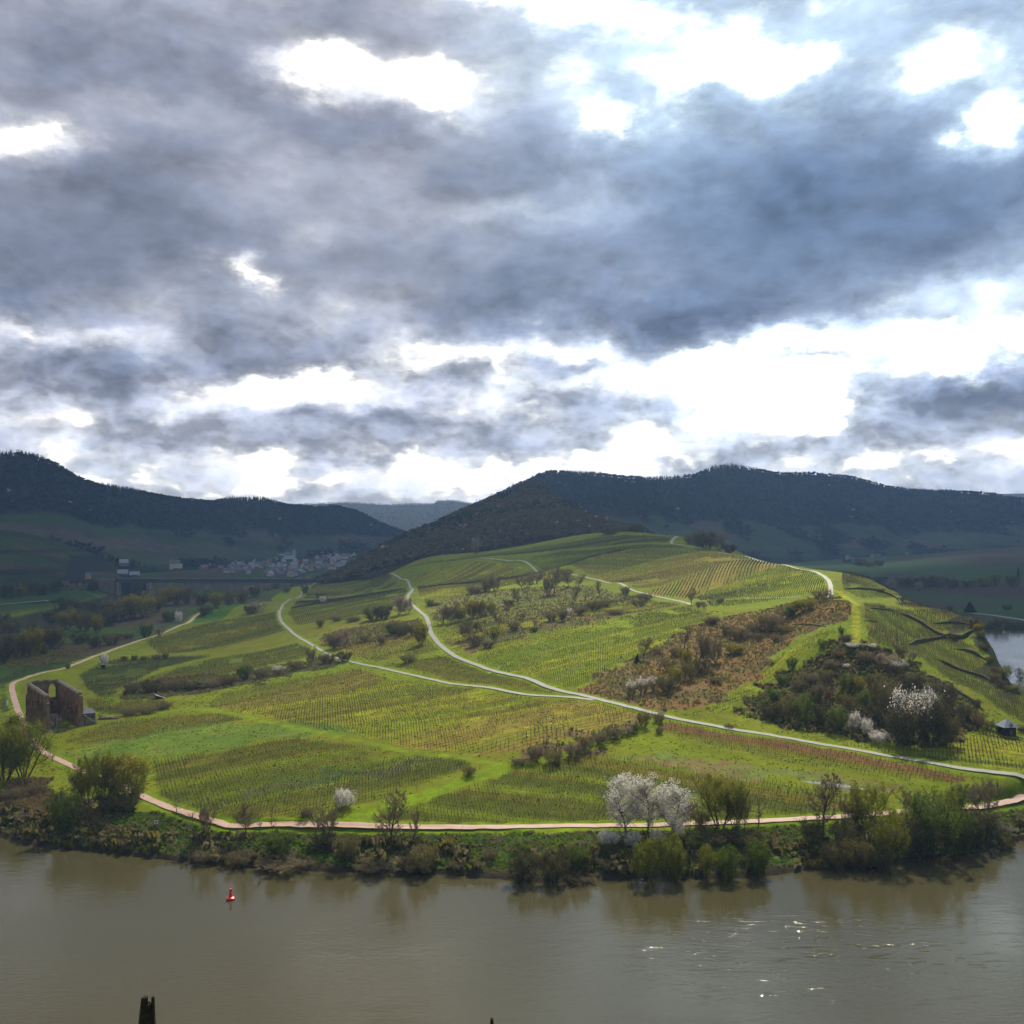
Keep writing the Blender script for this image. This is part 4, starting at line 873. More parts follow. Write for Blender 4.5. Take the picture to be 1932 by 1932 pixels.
DESC = {'bare': ('bare_tree', 'bare grey-brown tree', 'tree'), 'thin': ('sapling', 'slim bare young tree', 'tree'), 'multi': ('bare_shrub', 'leafless many-stemmed shrub', 'shrub'),
 'willow': ('willow_tree', 'yellow-green leafing willow', 'tree'), 'wispy': ('leafing_tree', 'wispy pale-leafed tree', 'tree'), 'gold': ('willow_tree', 'golden-green rounded willow', 'tree'),
 'green': ('green_bush', 'rounded green bush', 'bush'), 'fresh': ('green_bush', 'bright fresh-green bush', 'bush'), 'dark': ('dark_bush', 'dark dense bush', 'bush'), 'olive': ('olive_bush', 'olive-brown budding bush', 'bush'),
 'brown': ('bramble', 'leafless brown bramble bush', 'bush'), 'rust': ('rusty_shrub', 'rust-coloured shrub', 'shrub'), 'cherry': ('cherry_tree', 'tall white flowering cherry tree', 'tree'),
 'blossom': ('blackthorn_bush', 'white flowering bush', 'bush'), 'topblossom': ('blackthorn_bush', 'white-topped dark bush', 'bush'), 'pink': ('blossoming_tree', 'pale pink blossoming tree', 'tree'), 'conifer': ('conifer', 'small dark conifer', 'tree')}
ORD = ['first', 'second', 'third', 'fourth', 'fifth', 'sixth', 'seventh', 'eighth', 'ninth', 'tenth', 'eleventh', 'twelfth', 'thirteenth', 'fourteenth', 'fifteenth', 'sixteenth', 'seventeenth', 'eighteenth', 'nineteenth', 'twentieth']
ZONES = {  # where: [(column, foot row, height, width, kind[, own label])]
 'on the left riverbank': [(8,1472,118,100,'willow','big willow at the left edge above the reeds'),(45,1468,112,105,'wispy','many-stemmed leafing willow in front of the roofless church'),(98,1438,26,16,'thin'),
   (166,1518,92,58,'wispy'),(196,1521,104,56,'willow'),(240,1518,94,86,'gold','golden willow over the bend of the pink path'),(118,1572,82,62,'green','tall dark green willow bush above the reeds'),(150,1500,40,40,'dark'),(205,1530,34,60,'dark'),(240,1532,30,50,'dark'),(70,1500,24,40,'brown'),(20,1510,20,40,'brown')],
 'between pink path and river': [(333,1533,28,22,'thin'),(362,1592,60,26,'thin'),(388,1574,68,40,'multi'),(465,1578,66,44,'bare'),(490,1575,44,16,'thin'),(515,1570,55,20,'thin'),(526,1617,50,62,'green'),(539,1640,30,90,'brown'),
   (450,1636,26,70,'brown'),(614,1580,64,58,'multi'),(612,1600,28,50,'dark'),(653,1622,48,52,'olive'),(738,1612,114,64,'bare','tall bare tree alone on the middle of the bank'),(720,1609,62,16,'thin'),(776,1607,82,32,'bare'),(800,1643,46,62,'olive'),(770,1640,24,60,'brown'),(700,1644,22,60,'brown'),(924,1622,22,26,'brown'),(860,1640,14,40,'brown'),
   (578,1541,16,34,'brown'),(385,1625,22,50,'brown')],
 'on the waterline below the cherries': [(989,1664,56,62,'dark'),(1044,1662,56,58,'dark'),(1093,1638,46,50,'green'),(1093,1667,22,56,'brown'),(991,1606,18,50,'green'),(1223,1664,84,56,'willow'),(1270,1664,88,56,'willow'),(1333,1659,64,44,'wispy'),(1371,1659,62,56,'green'),(1150,1640,18,40,'brown')],
 'beside the cherry trees': [(1182,1574,110,84,'cherry','tall white cherry tree, left of the three by the path'),(1222,1567,104,84,'cherry','tall white cherry tree in the middle of the three'),(1266,1577,102,84,'cherry','tall white cherry tree, right of the three by the path'),(1150,1596,34,46,'blossom'),(1192,1599,28,44,'blossom'),(1240,1590,24,40,'blossom'),(1280,1580,24,30,'blossom'),(1300,1557,46,22,'pink'),
   (1359,1562,100,92,'wispy','large fan-shaped leafing tree right of the white cherries'),(1322,1562,32,36,'olive'),(1388,1566,90,60,'wispy'),(1405,1572,80,40,'bare'),(1340,1592,30,72,'dark'),(1400,1594,32,70,'dark'),(1430,1560,60,40,'thin'),(1310,1600,20,40,'green')],
 'on the right riverbank': [(1430,1648,62,52,'green'),(1553,1578,118,62,'bare','tall bare tree standing alone beside the right path'),(1532,1590,46,46,'dark'),(1575,1641,54,50,'olive'),(1616,1640,60,56,'olive'),(1604,1570,72,46,'multi'),(1636,1580,104,74,'willow'),(1600,1600,50,60,'dark'),(1676,1632,104,84,'wispy'),(1650,1640,40,60,'dark'),(1728,1550,64,66,'multi'),(1700,1590,66,60,'willow'),
   (1728,1622,76,64,'dark'),(1764,1617,124,112,'green','broad green willow dome at the right waterside'),(1808,1612,86,66,'green'),(1806,1526,46,28,'dark'),(1790,1560,70,60,'willow'),(1857,1540,74,70,'multi'),(1858,1588,58,66,'dark'),(1895,1607,26,44,'dark'),(1830,1600,60,50,'dark')],
 'in the long brown hedge': [(248,1308,18,42,'brown'),(284,1306,20,46,'dark'),(320,1302,19,44,'brown'),(358,1300,18,46,'dark'),(398,1297,18,46,'brown'),(430,1292,18,40,'olive'),(462,1282,26,32,'green'),(492,1279,16,36,'brown'),(524,1274,21,28,'topblossom'),(556,1264,16,36,'olive'),(586,1256,32,26,'multi'),(618,1251,18,40,'brown'),(650,1248,16,36,'dark')],
 'beside the roofless church': [(197,1258,24,18,'blossom','small white blossoming tree behind the church ruin'),(234,1247,10,12,'dark'),(253,1247,10,14,'dark'),(271,1246,9,14,'olive'),(295,1244,9,22,'brown'),(312,1244,13,12,'green'),(128,1262,8,12,'dark'),(244,1350,14,34,'brown'),(276,1346,14,38,'brown'),(308,1338,13,34,'brown'),(296,1306,14,22,'olive'),(80,1235,14,22,'dark')],
 'in the lower field hedge': [(980,1443,14,34,'brown'),(1009,1436,26,32,'brown'),(1046,1440,29,38,'olive'),(1031,1414,46,22,'thin'),(1049,1411,38,22,'thin'),(1082,1429,24,42,'brown'),(1106,1416,24,38,'olive'),(1133,1404,20,40,'brown'),(1158,1394,22,34,'olive'),(1179,1388,20,30,'pink'),(1194,1382,18,26,'green'),(1214,1372,26,32,'olive'),(1243,1363,16,32,'brown'),(1244,1384,12,20,'brown')],
 'on the bright meadow strips': [(885,1464,22,24,'olive','single round bush alone on the diagonal grass strip'),(651,1524,36,48,'blossom','white flowering shrub alone above the pink path'),(747,1500,24,12,'thin'),(786,1493,15,6,'thin'),(1340,1176,12,34,'brown'),(1376,1372,6,20,'brown')],
 'on the brown overgrown slope': [(1190,1314,28,32,'topblossom'),(1212,1309,30,34,'topblossom'),(1234,1304,28,30,'topblossom'),(1256,1306,34,38,'olive'),(1272,1294,40,34,'gold'),(1202,1252,17,12,'conifer'),(1215,1244,42,32,'bare'),(1291,1224,44,34,'bare'),(1333,1262,78,42,'multi'),(1316,1264,66,36,'bare'),(1294,1262,46,28,'gold'),(1298,1284,36,34,'olive'),(1314,1272,32,28,'olive'),(1245,1268,30,18,'thin'),(1262,1266,22,26,'olive'),(1350,1250,50,30,'multi'),(1278,1240,18,30,'olive'),
   (1384,1234,22,42,'gold'),(1350,1290,14,26,'olive'),(1240,1234,14,40,'rust'),(1374,1196,16,34,'dark'),(1394,1206,26,40,'olive'),(1424,1196,22,36,'brown'),(1446,1186,24,36,'olive'),(1462,1190,28,40,'brown'),(1478,1196,18,36,'olive'),(1489,1164,26,34,'green'),(1520,1152,28,42,'gold'),(1551,1138,30,40,'multi'),(1568,1131,13,12,'pink'),(1465,1211,14,26,'brown'),(1430,1210,16,26,'olive'),(1346,1178,14,28,'brown')],
 'in the right-hand thicket': [(1610,1222,12,28,'blossom'),(1640,1222,9,32,'blossom'),(1674,1262,32,42,'pink'),(1692,1271,26,46,'topblossom'),(1720,1247,18,22,'pink'),(1700,1245,30,22,'olive'),(1596,1260,9,16,'blossom'),(1668,1356,78,54,'olive'),(1722,1400,104,96,'topblossom','huge dark bush under a cap of white blossom'),(1760,1402,84,66,'dark'),(1790,1342,52,30,'dark'),(1702,1406,66,64,'dark'),(1788,1404,56,44,'olive'),
   (1611,1380,38,28,'blossom'),(1636,1390,32,30,'blossom'),(1659,1402,28,34,'blossom'),(1455,1357,28,38,'dark'),(1482,1361,42,38,'olive'),(1515,1366,50,42,'green'),(1547,1369,40,30,'dark'),(1580,1379,46,46,'green'),(1562,1330,50,18,'rust'),(1543,1325,36,32,'brown'),(1598,1314,44,30,'green'),(1618,1314,36,30,'gold'),(1630,1338,36,34,'green'),(1478,1289,20,24,'fresh'),(1494,1262,20,28,'green'),(1507,1304,24,30,'brown'),(1528,1288,22,32,'brown'),(1551,1221,15,20,'fresh'),(1588,1200,21,13,'fresh'),
   (1596,1208,13,24,'brown'),(1632,1252,26,28,'brown'),(1570,1262,18,36,'brown'),(1650,1300,30,40,'olive'),(1720,1300,34,44,'dark'),(1560,1290,24,30,'olive'),(1762,1308,18,26,'brown'),(1640,1368,40,50,'dark'),(1444,1340,20,26,'green'),(1460,1322,24,26,'fresh'),(1500,1335,30,36,'olive'),(1600,1345,34,34,'olive'),(1745,1345,40,50,'topblossom'),(1585,1240,16,28,'rust'),(1690,1330,36,44,'dark'),(1530,1330,28,34,'green')],
 'around the slate-roofed hut': [(1820,1359,34,24,'dark'),(1848,1372,36,38,'rust'),(1886,1382,18,20,'fresh'),(1812,1372,24,16,'dark'),(1866,1376,18,22,'olive'),(1932,1380,12,30,'brown'),(1842,1340,24,16,'dark')],
 'on the terraces at the right': [(1692,1213,26,20,'thin'),(1846,1192,20,20,'gold'),(1895,1287,34,30,'wispy'),(1929,1294,30,28,'bare'),(1876,1285,16,24,'olive'),(1662,1117,6,16,'dark'),(1838,1180,12,20,'dark'),(1850,1202,13,18,'olive'),(1858,1226,13,20,'dark'),(1868,1252,13,18,'dark'),(1878,1276,14,20,'brown'),(1890,1297,14,24,'dark'),(1910,1304,12,24,'olive'),(1800,1206,8,24,'dark'),(1700,1134,7,18,'dark')],
 'among the upper vineyards': [(1304,1141,30,22,'bare'),(1340,1141,16,16,'thin'),(1359,1138,12,14,'olive'),(1329,1149,15,14,'pink'),(1318,1146,12,14,'brown'),(1215,1133,13,40,'brown'),(1180,1122,14,24,'brown'),(1131,1125,28,22,'bare'),(1090,1110,28,30,'bare'),(1106,1133,26,18,'thin'),(1083,1138,30,28,'bare'),(1045,1120,52,36,'bare'),(1033,1124,44,28,'multi'),(1062,1092,24,40,'wispy'),(1010,1102,28,36,'multi'),(996,1108,22,30,'multi'),(978,1141,32,28,'bare'),(994,1131,26,20,'thin'),(934,1115,32,28,'multi'),(918,1116,22,26,'olive'),(960,1142,11,22,'dark'),
   (1062,1172,22,18,'olive'),(1075,1160,13,14,'blossom'),(1011,1184,16,12,'pink'),(1021,1184,15,10,'thin'),(1008,1192,9,16,'dark'),(942,1181,34,30,'bare'),(1124,1152,19,40,'olive'),(1160,1159,10,36,'brown'),(1205,1144,12,38,'olive'),(1095,1160,14,36,'brown'),(970,1190,16,30,'brown'),(860,1165,26,22,'bare'),(985,1112,26,26,'bare'),(1072,1108,30,24,'bare'),(1118,1130,22,14,'thin'),(1055,1140,22,12,'thin'),(1000,1145,20,12,'thin'),(1025,1150,18,12,'thin'),(955,1160,20,20,'bare'),(985,1168,18,18,'multi'),(1040,1172,16,24,'olive'),(1140,1146,14,24,'olive'),(900,1190,20,24,'wispy'),(925,1160,24,26,'wispy')],
 'along the main road up the slope': [(645,1222,36,42,'pink'),(628,1224,24,30,'olive'),(604,1183,15,16,'olive'),(635,1172,11,24,'brown'),(665,1172,10,36,'brown'),(687,1211,20,18,'multi'),(703,1170,32,32,'green'),(724,1168,30,32,'dark'),(752,1160,36,34,'pink'),(768,1158,32,26,'pink'),(742,1196,24,28,'green'),(758,1198,26,30,'olive'),(794,1216,40,30,'gold'),(781,1198,24,26,'olive'),(810,1144,13,17,'fresh'),(836,1177,34,32,'bare'),(852,1176,36,30,'multi'),(868,1172,30,30,'gold'),(890,1166,34,38,'gold'),(908,1164,28,28,'olive'),
   (880,1207,36,32,'multi'),(897,1219,22,34,'brown'),(932,1211,26,28,'wispy'),(915,1200,26,24,'bare'),(895,1120,18,32,'brown'),(820,1142,7,26,'brown'),(720,1215,14,24,'brown'),(880,1190,24,24,'fresh'),(920,1222,12,36,'brown'),(770,1250,14,36,'brown')],
 'by the bend of the low road': [(487,1155,22,34,'pink'),(470,1158,14,26,'olive'),(609,1138,14,16,'blossom'),(575,1119,15,17,'green'),(605,1128,10,20,'dark'),(548,1106,11,20,'pink'),(566,1101,12,22,'pink'),(582,1096,9,16,'pink'),(471,1120,15,28,'pink'),(502,1115,14,22,'pink'),(687,1077,20,32,'pink'),(650,1092,12,30,'dark'),(620,1098,10,30,'olive'),(520,1110,10,18,'olive'),(700,1080,12,28,'dark'),(540,1117,10,18,'olive')],
 'on the crest below the wooded hill': [(898,1046,28,24,'pink'),(1014,1023,15,15,'pink'),(1332,1036,36,44,'dark'),(1356,1040,34,40,'multi'),(1304,1026,16,36,'brown'),(1376,1044,18,26,'dark'),(1202,1004,13,26,'dark'),(1176,1003,10,30,'olive'),(1150,1008,10,34,'dark'),(1318,1030,26,34,'multi')],
 'on the left flood plain': [(5,1250,50,46,'dark'),(32,1240,44,44,'olive'),(60,1238,52,50,'gold'),(88,1226,42,44,'dark'),(108,1222,34,36,'olive'),(128,1186,40,42,'gold'),(158,1190,38,46,'olive'),(183,1194,32,30,'gold'),(205,1180,34,40,'dark'),(222,1172,42,46,'olive'),(248,1168,46,50,'gold'),(272,1163,44,46,'gold'),(292,1155,36,38,'olive'),(308,1144,40,42,'gold'),(332,1140,38,38,'gold'),(352,1140,30,32,'olive'),(380,1142,24,30,'dark'),(408,1146,26,34,'gold'),(432,1142,26,32,'olive'),(456,1138,22,30,'olive'),(480,1126,18,26,'dark'),
   (275,1203,26,32,'green'),(298,1202,22,20,'pink'),(337,1175,23,17,'blossom'),(320,1172,24,30,'green'),(384,1161,18,20,'dark'),(397,1154,14,14,'fresh'),(210,1216,24,34,'olive'),(178,1222,22,30,'dark'),(150,1214,24,32,'dark'),(20,1200,34,38,'olive'),(120,1158,30,34,'dark'),(145,1156,28,36,'olive'),(175,1160,30,36,'dark'),(100,1180,30,34,'dark'),(240,1205,14,24,'brown'),(60,1205,24,30,'dark'),(3,1180,24,30,'dark')],
 'beside the valley road at the left': [(12,1128,26,34,'dark'),(34,1124,24,34,'gold'),(56,1122,26,36,'olive'),(80,1122,22,34,'dark'),(104,1118,20,30,'dark'),(122,1112,16,16,'pink'),(136,1114,16,14,'pink'),(155,1112,17,18,'pink'),(172,1112,18,28,'dark'),(192,1108,18,26,'dark'),(60,1104,18,26,'dark'),(20,1100,20,30,'dark'),(90,1100,14,24,'dark')],
 'in the right-hand river valley': [(1683,1112,22,18,'pink'),(1734,1115,17,22,'pink'),(1806,1107,15,14,'pink'),(1856,1107,22,27,'gold'),(1877,1105,22,26,'gold'),(1911,1107,22,28,'olive'),(1752,1108,22,34,'dark'),(1715,1108,20,32,'dark'),(1700,1106,16,28,'olive'),(1775,1108,18,32,'olive'),(1795,1110,16,28,'dark'),(1828,1108,16,30,'olive'),(1921,1096,26,7,'conifer'),(1792,1154,12,12,'fresh'),(1830,1156,20,20,'conifer'),(1868,1190,20,28,'green'),(1888,1191,22,30,'olive'),(1908,1192,20,28,'green'),(1928,1193,20,30,'dark'),(1848,1188,16,24,'dark'),(1660,1100,14,26,'dark'),(1900,1150,10,18,'dark')],
 'at the foot of the back hill': [(1622,1068,14,28,'dark'),(1640,1070,12,24,'olive'),(1600,1062,9,22,'dark'),(1658,1068,10,24,'dark'),(1735,1045,8,20,'dark'),(1760,1044,10,22,'dark'),(1780,1042,9,20,'dark'),(1610,1064,10,12,'pink')],
}
def extent(me_w, me_c):
    a = np.empty(len(me_c.vertices) * 3, np.float32); me_c.vertices.foreach_get('co', a); a = a.reshape(-1, 3)
    return float(np.percentile(a[:, 2], 99.3)), float(2 * np.percentile(np.abs(a[:, :2]).max(1), 97.5))
PROTO = {k: [(w_, c_, *extent(w_, c_)) for (w_, c_, _h, _w2) in v] for k, v in PROTO.items()}
TREEPOS = []
pr = random.Random(99)
for where, lst in ZONES.items():
    pos = ground([p[0] for p in lst], [p[1] for p in lst]); cnt = {}
    order = sorted(range(len(lst)), key=lambda i: lst[i][0])
    for i in order:
        p = lst[i]; kind = p[4]; x, y, _ = pos[i]; z = float(gz(x, y)[0]); jj = pr.uniform(.82, 1.18) if p[2] < 36 else 1.0; h = p[2] * y / F * jj; w = p[3] * y / F * (2 - jj)
        TREEPOS.append((x, y, z, w, h))
        wood, crown, h0, w0 = pr.choice(PROTO[kind]); nm, ds, cat = DESC[kind]
        e = empty(nm, (x, y, z - .05), pr.uniform(0, 6.28)); e.scale = (w / w0, w / w0, h / h0)
        link('trunk', wood, e); link('crown', crown, e)
        same = sum(1 for q in lst if q[4] == kind and len(q) == 5); cnt[kind] = cnt.get(kind, 0) + (len(p) == 5)
        if len(p) > 5: lb = p[5]
        elif same == 1: lb = ds + ' ' + where
        else: lb = '%s %s, %s from the left' % (ds, where, ORD[cnt[kind] - 1])
        tag(e, lb, cat, ('%ss %s' % (ds, where)) if same > 1 and len(p) == 5 else None)
ML['wtwig'] = leaf_mat('winter_wood', (.036,.033,.028), (.062,.052,.038), .15, .02); ML['wgreen'] = leaf_mat('spring_wood', (.030,.042,.016), (.05,.062,.02), .2, .02)
# ---- woods on the hills: one mass each
def woods(name, label, H_, n, size, conif, seed, mats=('wtwig', 'conifer', 'wgreen', 'pink'), quads=9, tall=1.0, mask=None, prob=None):
    r = np.random.RandomState(seed); V, T, U, Fm = H_['V'], H_['T'], H_['U'], H_['F']; m, nn, _ = V.shape
    w = Fm.astype(float).copy(); A = np.zeros((m, nn)); A[:-1, :-1] = np.linalg.norm(V[1:, :-1] - V[:-1, :-1], axis=2) * np.linalg.norm(V[:-1, 1:] - V[:-1, :-1], axis=2)
    w *= A / V[..., 1] ** 1.0; w[T > 1.02] = 0; w[:2] = 0
    if mask is not None: w *= mask(V, T, U)
    pidx = r.choice(m * nn, n, p=(w / w.sum()).ravel()); j, i = np.divmod(pidx, nn); i = np.minimum(i, nn - 2); j = np.minimum(j, m - 2)
    a, b = r.rand(n)[:, None], r.rand(n)[:, None]
    P = (V[j, i] * (1 - a) + V[j, i + 1] * a) * (1 - b) + (V[j + 1, i] * (1 - a) + V[j + 1, i + 1] * a) * b
    # crest trees stand in a closer row along the skyline
    top = np.nonzero(np.abs(T - 1.0) < .001)[0][0]; k = int(n * .12); t = r.rand(k) * (nn - 1.001); ii_ = t.astype(int); f_ = (t - ii_)[:, None]
    ok = Fm[top, ii_]; C_ = V[top, ii_] * (1 - f_) + V[top, ii_ + 1] * f_; P = np.concatenate([P, C_[ok]]); tt = np.concatenate([T[j], np.ones(ok.sum())]); n = len(P)
    uu = np.concatenate([U[i], U[ii_[ok]]])
    con = (vnoise(P[:, 0] / 230, P[:, 1] / 230, seed + 1) + .25 * (r.rand(n) - .5)) < conif(uu, tt)
    hgt = size * (.75 + .5 * r.rand(n)) * (.8 + .4 * vnoise(P[:, 0] / 90, P[:, 1] / 90, seed + 2)) * np.where(con, 1.12 * tall, .8); rad = np.where(con, .26, .55) * hgt * (.85 + .3 * r.rand(n))
    VV, FF, MM = [], [], []; base = 0
    mi = np.where(con, 1, np.where(vnoise(P[:, 0] / 110, P[:, 1] / 110, seed + 4) + .5 * (r.rand(n) - .5) > .72, 2, np.where(r.rand(n) > .994, 3, 0)))
    for q in range(quads):                                 # broad leaf clumps through the crown
        c = np.zeros((n, 3)); dv = r.normal(size=(n, 3)); dv /= np.linalg.norm(dv, axis=1)[:, None]; rr = r.rand(n) ** .45
        zc = .60 + .36 * dv[:, 2] * rr; c[:, 0] = P[:, 0] + dv[:, 0] * rad * rr; c[:, 1] = P[:, 1] + dv[:, 1] * rad * rr; c[:, 2] = P[:, 2] + zc * hgt
        cq = (q + .5) / quads; cz = P[:, 2] + hgt * (.12 + .86 * cq); cr_ = rad * (1 - cq) * 1.0
        c[con, 2] = cz[con]; c[con, 0] = (P[:, 0] + dv[:, 0] * cr_ * .5)[con]; c[con, 1] = (P[:, 1] + dv[:, 1] * cr_ * .5)[con]
        s = rad * (.34 + .3 * r.rand(n)); s = np.where(con, rad * (1.15 - cq) * .8 + .2, s)[:, None]
        u = r.normal(size=(n, 3)); u[:, 2] *= .5; u /= np.linalg.norm(u, axis=1)[:, None]; v = np.cross(u, r.normal(size=(n, 3))); v /= np.linalg.norm(v, axis=1)[:, None]
        u[con] = u[con] * [1, 1, .2]
        VV.append(np.stack([c - u * s, c - v * s * .75, c + u * s, c + v * s * .75], 1).reshape(-1, 3)); k = base + np.arange(n)[:, None] * 4; FF.append(k + np.arange(4)[None]); MM.append(mi); base += 4 * n
    tr = np.stack([P + [-.18, 0, -1], P + [.18, 0, -1], P + np.column_stack([np.zeros(n) + .1, np.zeros(n), hgt * .8]), P + np.column_stack([np.zeros(n) - .1, np.zeros(n), hgt * .8])], 1).reshape(-1, 3)
    VV.append(tr); FF.append(base + np.arange(n)[:, None] * 4 + np.arange(4)[None]); MM.append(np.zeros(n, int))
    o = link(name, mesh_np(name, np.concatenate(VV), np.concatenate(FF), mats=[ML[x] for x in mats], fmat=np.concatenate(MM)))
    tag(o, label, 'wood', kind='stuff')
ML['btwig'] = leaf_mat('brown_wood', (.088,.076,.042), (.135,.112,.060), .25, .02)
woods('wooded_slope', 'brown leafless wood covering the steep hill behind the vineyards', hillD1, 5200, 12, lambda U, T: np.where((U > 890) & (U < 980) & (T > .86), .9, np.where(T > .8, .25, .05)), 201, quads=12, tall=1.0, mats=('btwig', 'conifer', 'wgreen', 'pink'), mask=lambda V, T, U: np.ones(V.shape[:2]))
woods('back_hill_wood', 'dark forest over the long ridge at the back right', hillD2, 12000, 13, lambda U, T: np.where((T > .8) & (((U > 1215) & (U < 1300)) | ((U > 1325) & (U < 1430))), .95, np.where(T > .75, .30, .22)), 202, quads=7)
woods('left_hill_wood', 'dark forest over the long hill at the back left', hillA, 9500, 12, lambda U, T: np.where((T > .8) & ((U < 75) | ((U > 185) & (U < 260)) | ((U > 425) & (U < 520))), .97, np.where(T > .7, .2, .22)), 203, quads=7)
woods('far_ridge_wood', 'hazy forest on the farthest ridge in the valley gap', hillC, 3500, 11, lambda U, T: U * 0 + .3, 204, quads=4, mats=('wtwig', 'conifer', 'wgreen', 'wtwig'))

# ---- undergrowth: dead grass, reeds and seedlings, too many to count
def undergrowth(name, label, cat, polys, dens, hgt, wid, mats, seed, world=None, wts=None):
    r = np.random.RandomState(seed); PP = []
    for w in polys:
        A = 0.5 * abs(np.dot(w[:, 0], np.roll(w[:, 1], 1)) - np.dot(w[:, 1], np.roll(w[:, 0], 1))); n = int(A * dens * 2.2); lo, hi = w.min(0), w.max(0)
        lo = lo - 10; hi = hi + 10; n = int((hi - lo).prod() * dens); q = lo + r.rand(n, 2) * (hi - lo); rgx, rgy = ragged(q[:, 0], q[:, 1]); q = q[in_poly(rgx, rgy, w)]; q = q[off_roads(q[:, 0], q[:, 1])]
        q = q[vnoise(q[:, 0] / 4, q[:, 1] / 4, seed) + .5 * fbm(q[:, 0] / 15, q[:, 1] / 15, 2, seed + 1) > r.rand(len(q)) * 1.2]; PP.append(q)
    q = np.concatenate(PP); 
    if world is not None: q = q[world(q[:, 0], q[:, 1])]
    n = len(q); z = gz(q[:, 0], q[:, 1]); P = np.column_stack([q, z]); h = hgt * (.4 + 1.1 * r.rand(n) * vnoise(q[:, 0] / 6, q[:, 1] / 6, seed + 2) * 1.4)[:, None]; V = []; Fc = []; M = []; mi = r.choice(len(mats), n, p=wts)
    for k in range(3):
        a = r.rand(n) * 6.28; d = np.column_stack([np.cos(a), np.sin(a), 0 * a]); ln = np.column_stack([(r.rand(n, 2) - .5) * .7, np.ones(n)]); ws = wid * (.6 + .8 * r.rand(n))[:, None]; o = np.column_stack([(r.rand(n, 2) - .5) * wid * 1.5, np.zeros(n)])
        b = P + o; V.append(np.stack([b - d * ws * .35 - [0, 0, .05], b + d * ws * .35 - [0, 0, .05], b + d * ws * .8 + ln * h * .8, b - d * ws * .5 + ln * h], 1).reshape(-1, 3)); Fc.append(k * 4 * n + np.arange(n)[:, None] * 4 + np.arange(4)[None]); M.append(mi)
    o = link(name, mesh_np(name, np.concatenate(V), np.concatenate(Fc), mats=[ML[m] for m in mats], fmat=np.concatenate(M))); tag(o, label, cat, kind='stuff')
ML['straw'] = leaf_mat('dead_straw', (.26,.175,.07), (.34,.25,.11), .3, .3); ML['grass'] = leaf_mat('grass_blades', (.11,.19,.008), (.18,.225,.012), .4, .2)
undergrowth('dry_scrub', 'rust-brown dead grass and low scrub on the overgrown strips', 'scrub', [SW[i][0] for i in (0, 1, 3, 6, 8)], .50, .9, .55, ['straw', 'twig', 'olive', 'grass'], 301, wts=[.38, .26, .18, .18])
undergrowth('thicket_floor', 'dense low undergrowth of the right-hand thicket', 'scrub', [SW[7][0]], 1.0, 1.5, .8, ['dark', 'olive', 'twig', 'green', 'rust'], 302, wts=[.2, .32, .27, .15, .06])
bankp = np.array([(-330, 300), (-330, 420), (-200, 440), (-60, 330), (190, 345), (230, 340), (200, 290), (0, 255), (-180, 290)], float)
undergrowth('slope_scrub', 'thin brown scrub among the bare trees of the upper vineyards', 'scrub', [SW[4][0], SW[5][0]], .16, .9, .6, ['straw', 'twig', 'olive', 'grass'], 307, wts=[.3, .3, .2, .2])
undergrowth('bank_grass', 'rough green grass along the river bank', 'grass', [bankp], 2.6, .55, .5, ['grass', 'twig', 'green'], 303, world=lambda x, y: (river_sd(x, y) > 1.6) & (river_sd(x, y) < 21), wts=[.30, .25, .45])
undergrowth('bank_scrub', 'dark tangled scrub along the water edge', 'scrub', [bankp], .85, 2.1, 1.1, ['dark', 'twig', 'olive'], 304, world=lambda x, y: (river_sd(x, y) > .6) & (river_sd(x, y) < 12) & (fbm(x / 12, y / 12, 3, 9) > .42), wts=[.4, .35, .25])
undergrowth('reeds', 'flattened brown reeds on the left bank', 'reeds', [SW[9][0]], 3.0, 1.0, .6, ['straw', 'twig'], 305, wts=[.6, .4])
fieldp = np.array([(-230, 300), (-240, 560), (-60, 700), (120, 620), (230, 380), (190, 320), (0, 285)], float)
undergrowth('meadow_tufts', 'taller grass tufts between the vine rows', 'grass', [fieldp], .22, .26, .45, ['grass', 'green', 'straw'], 306, world=lambda x, y: river_sd(x, y) > 21, wts=[.55, .2, .25])
# ------------------------------------------------------------------ buildings and small things
def stone_mat(name, ca, cb, cc, scale=1.0):
    m = bpy.data.materials.new(name); m.use_nodes = True; t = m.node_tree; b = NB(t); p = t.nodes['Principled BSDF']; p.inputs['Roughness'].default_value = .9; p.inputs['Specular IOR Level'].default_value = .1
    tc = b.n('ShaderNodeTexCoord').outputs['Object']
    v = b.n('ShaderNodeTexVoronoi'); v.inputs['Scale'].default_value = 2.4 * scale; t.links.new(b.v('MULTIPLY', tc, (1, 1, 2.2)), v.inputs['Vector'])
    c = b.mix(b.sep(v.outputs['Color'])[0], (*ca, 1), (*cb, 1)); c = b.mix(b.ramp(b.noise(tc, .35 * scale, 4, .6), [(.4, (0, 0, 0)), (.65, (1, 1, 1))]), c, (*cc, 1))
    st = b.noise(b.v('MULTIPLY', tc, (1, 1, .12)), 1.3, 3); c = b.mix(b.ramp(st, [(.55, (0, 0, 0)), (.8, (.8, .8, .8))]), c, tuple(x * .35 for x in ca) + (1,))
    t.links.new(c, p.inputs['Base Color'])
    bn = b.n('ShaderNodeBump'); bn.inputs['Distance'].default_value = .12; t.links.new(v.outputs['Distance'], bn.inputs['Height']); t.links.new(bn.outputs[0], p.inputs['Normal'])
    return m
M_STONE = stone_mat('rough_slate_masonry', (.20,.125,.07), (.085,.055,.035), (.30,.20,.11)); M_STONE2 = stone_mat('grey_field_stone', (.16,.14,.11), (.09,.08,.065), (.20,.17,.12))
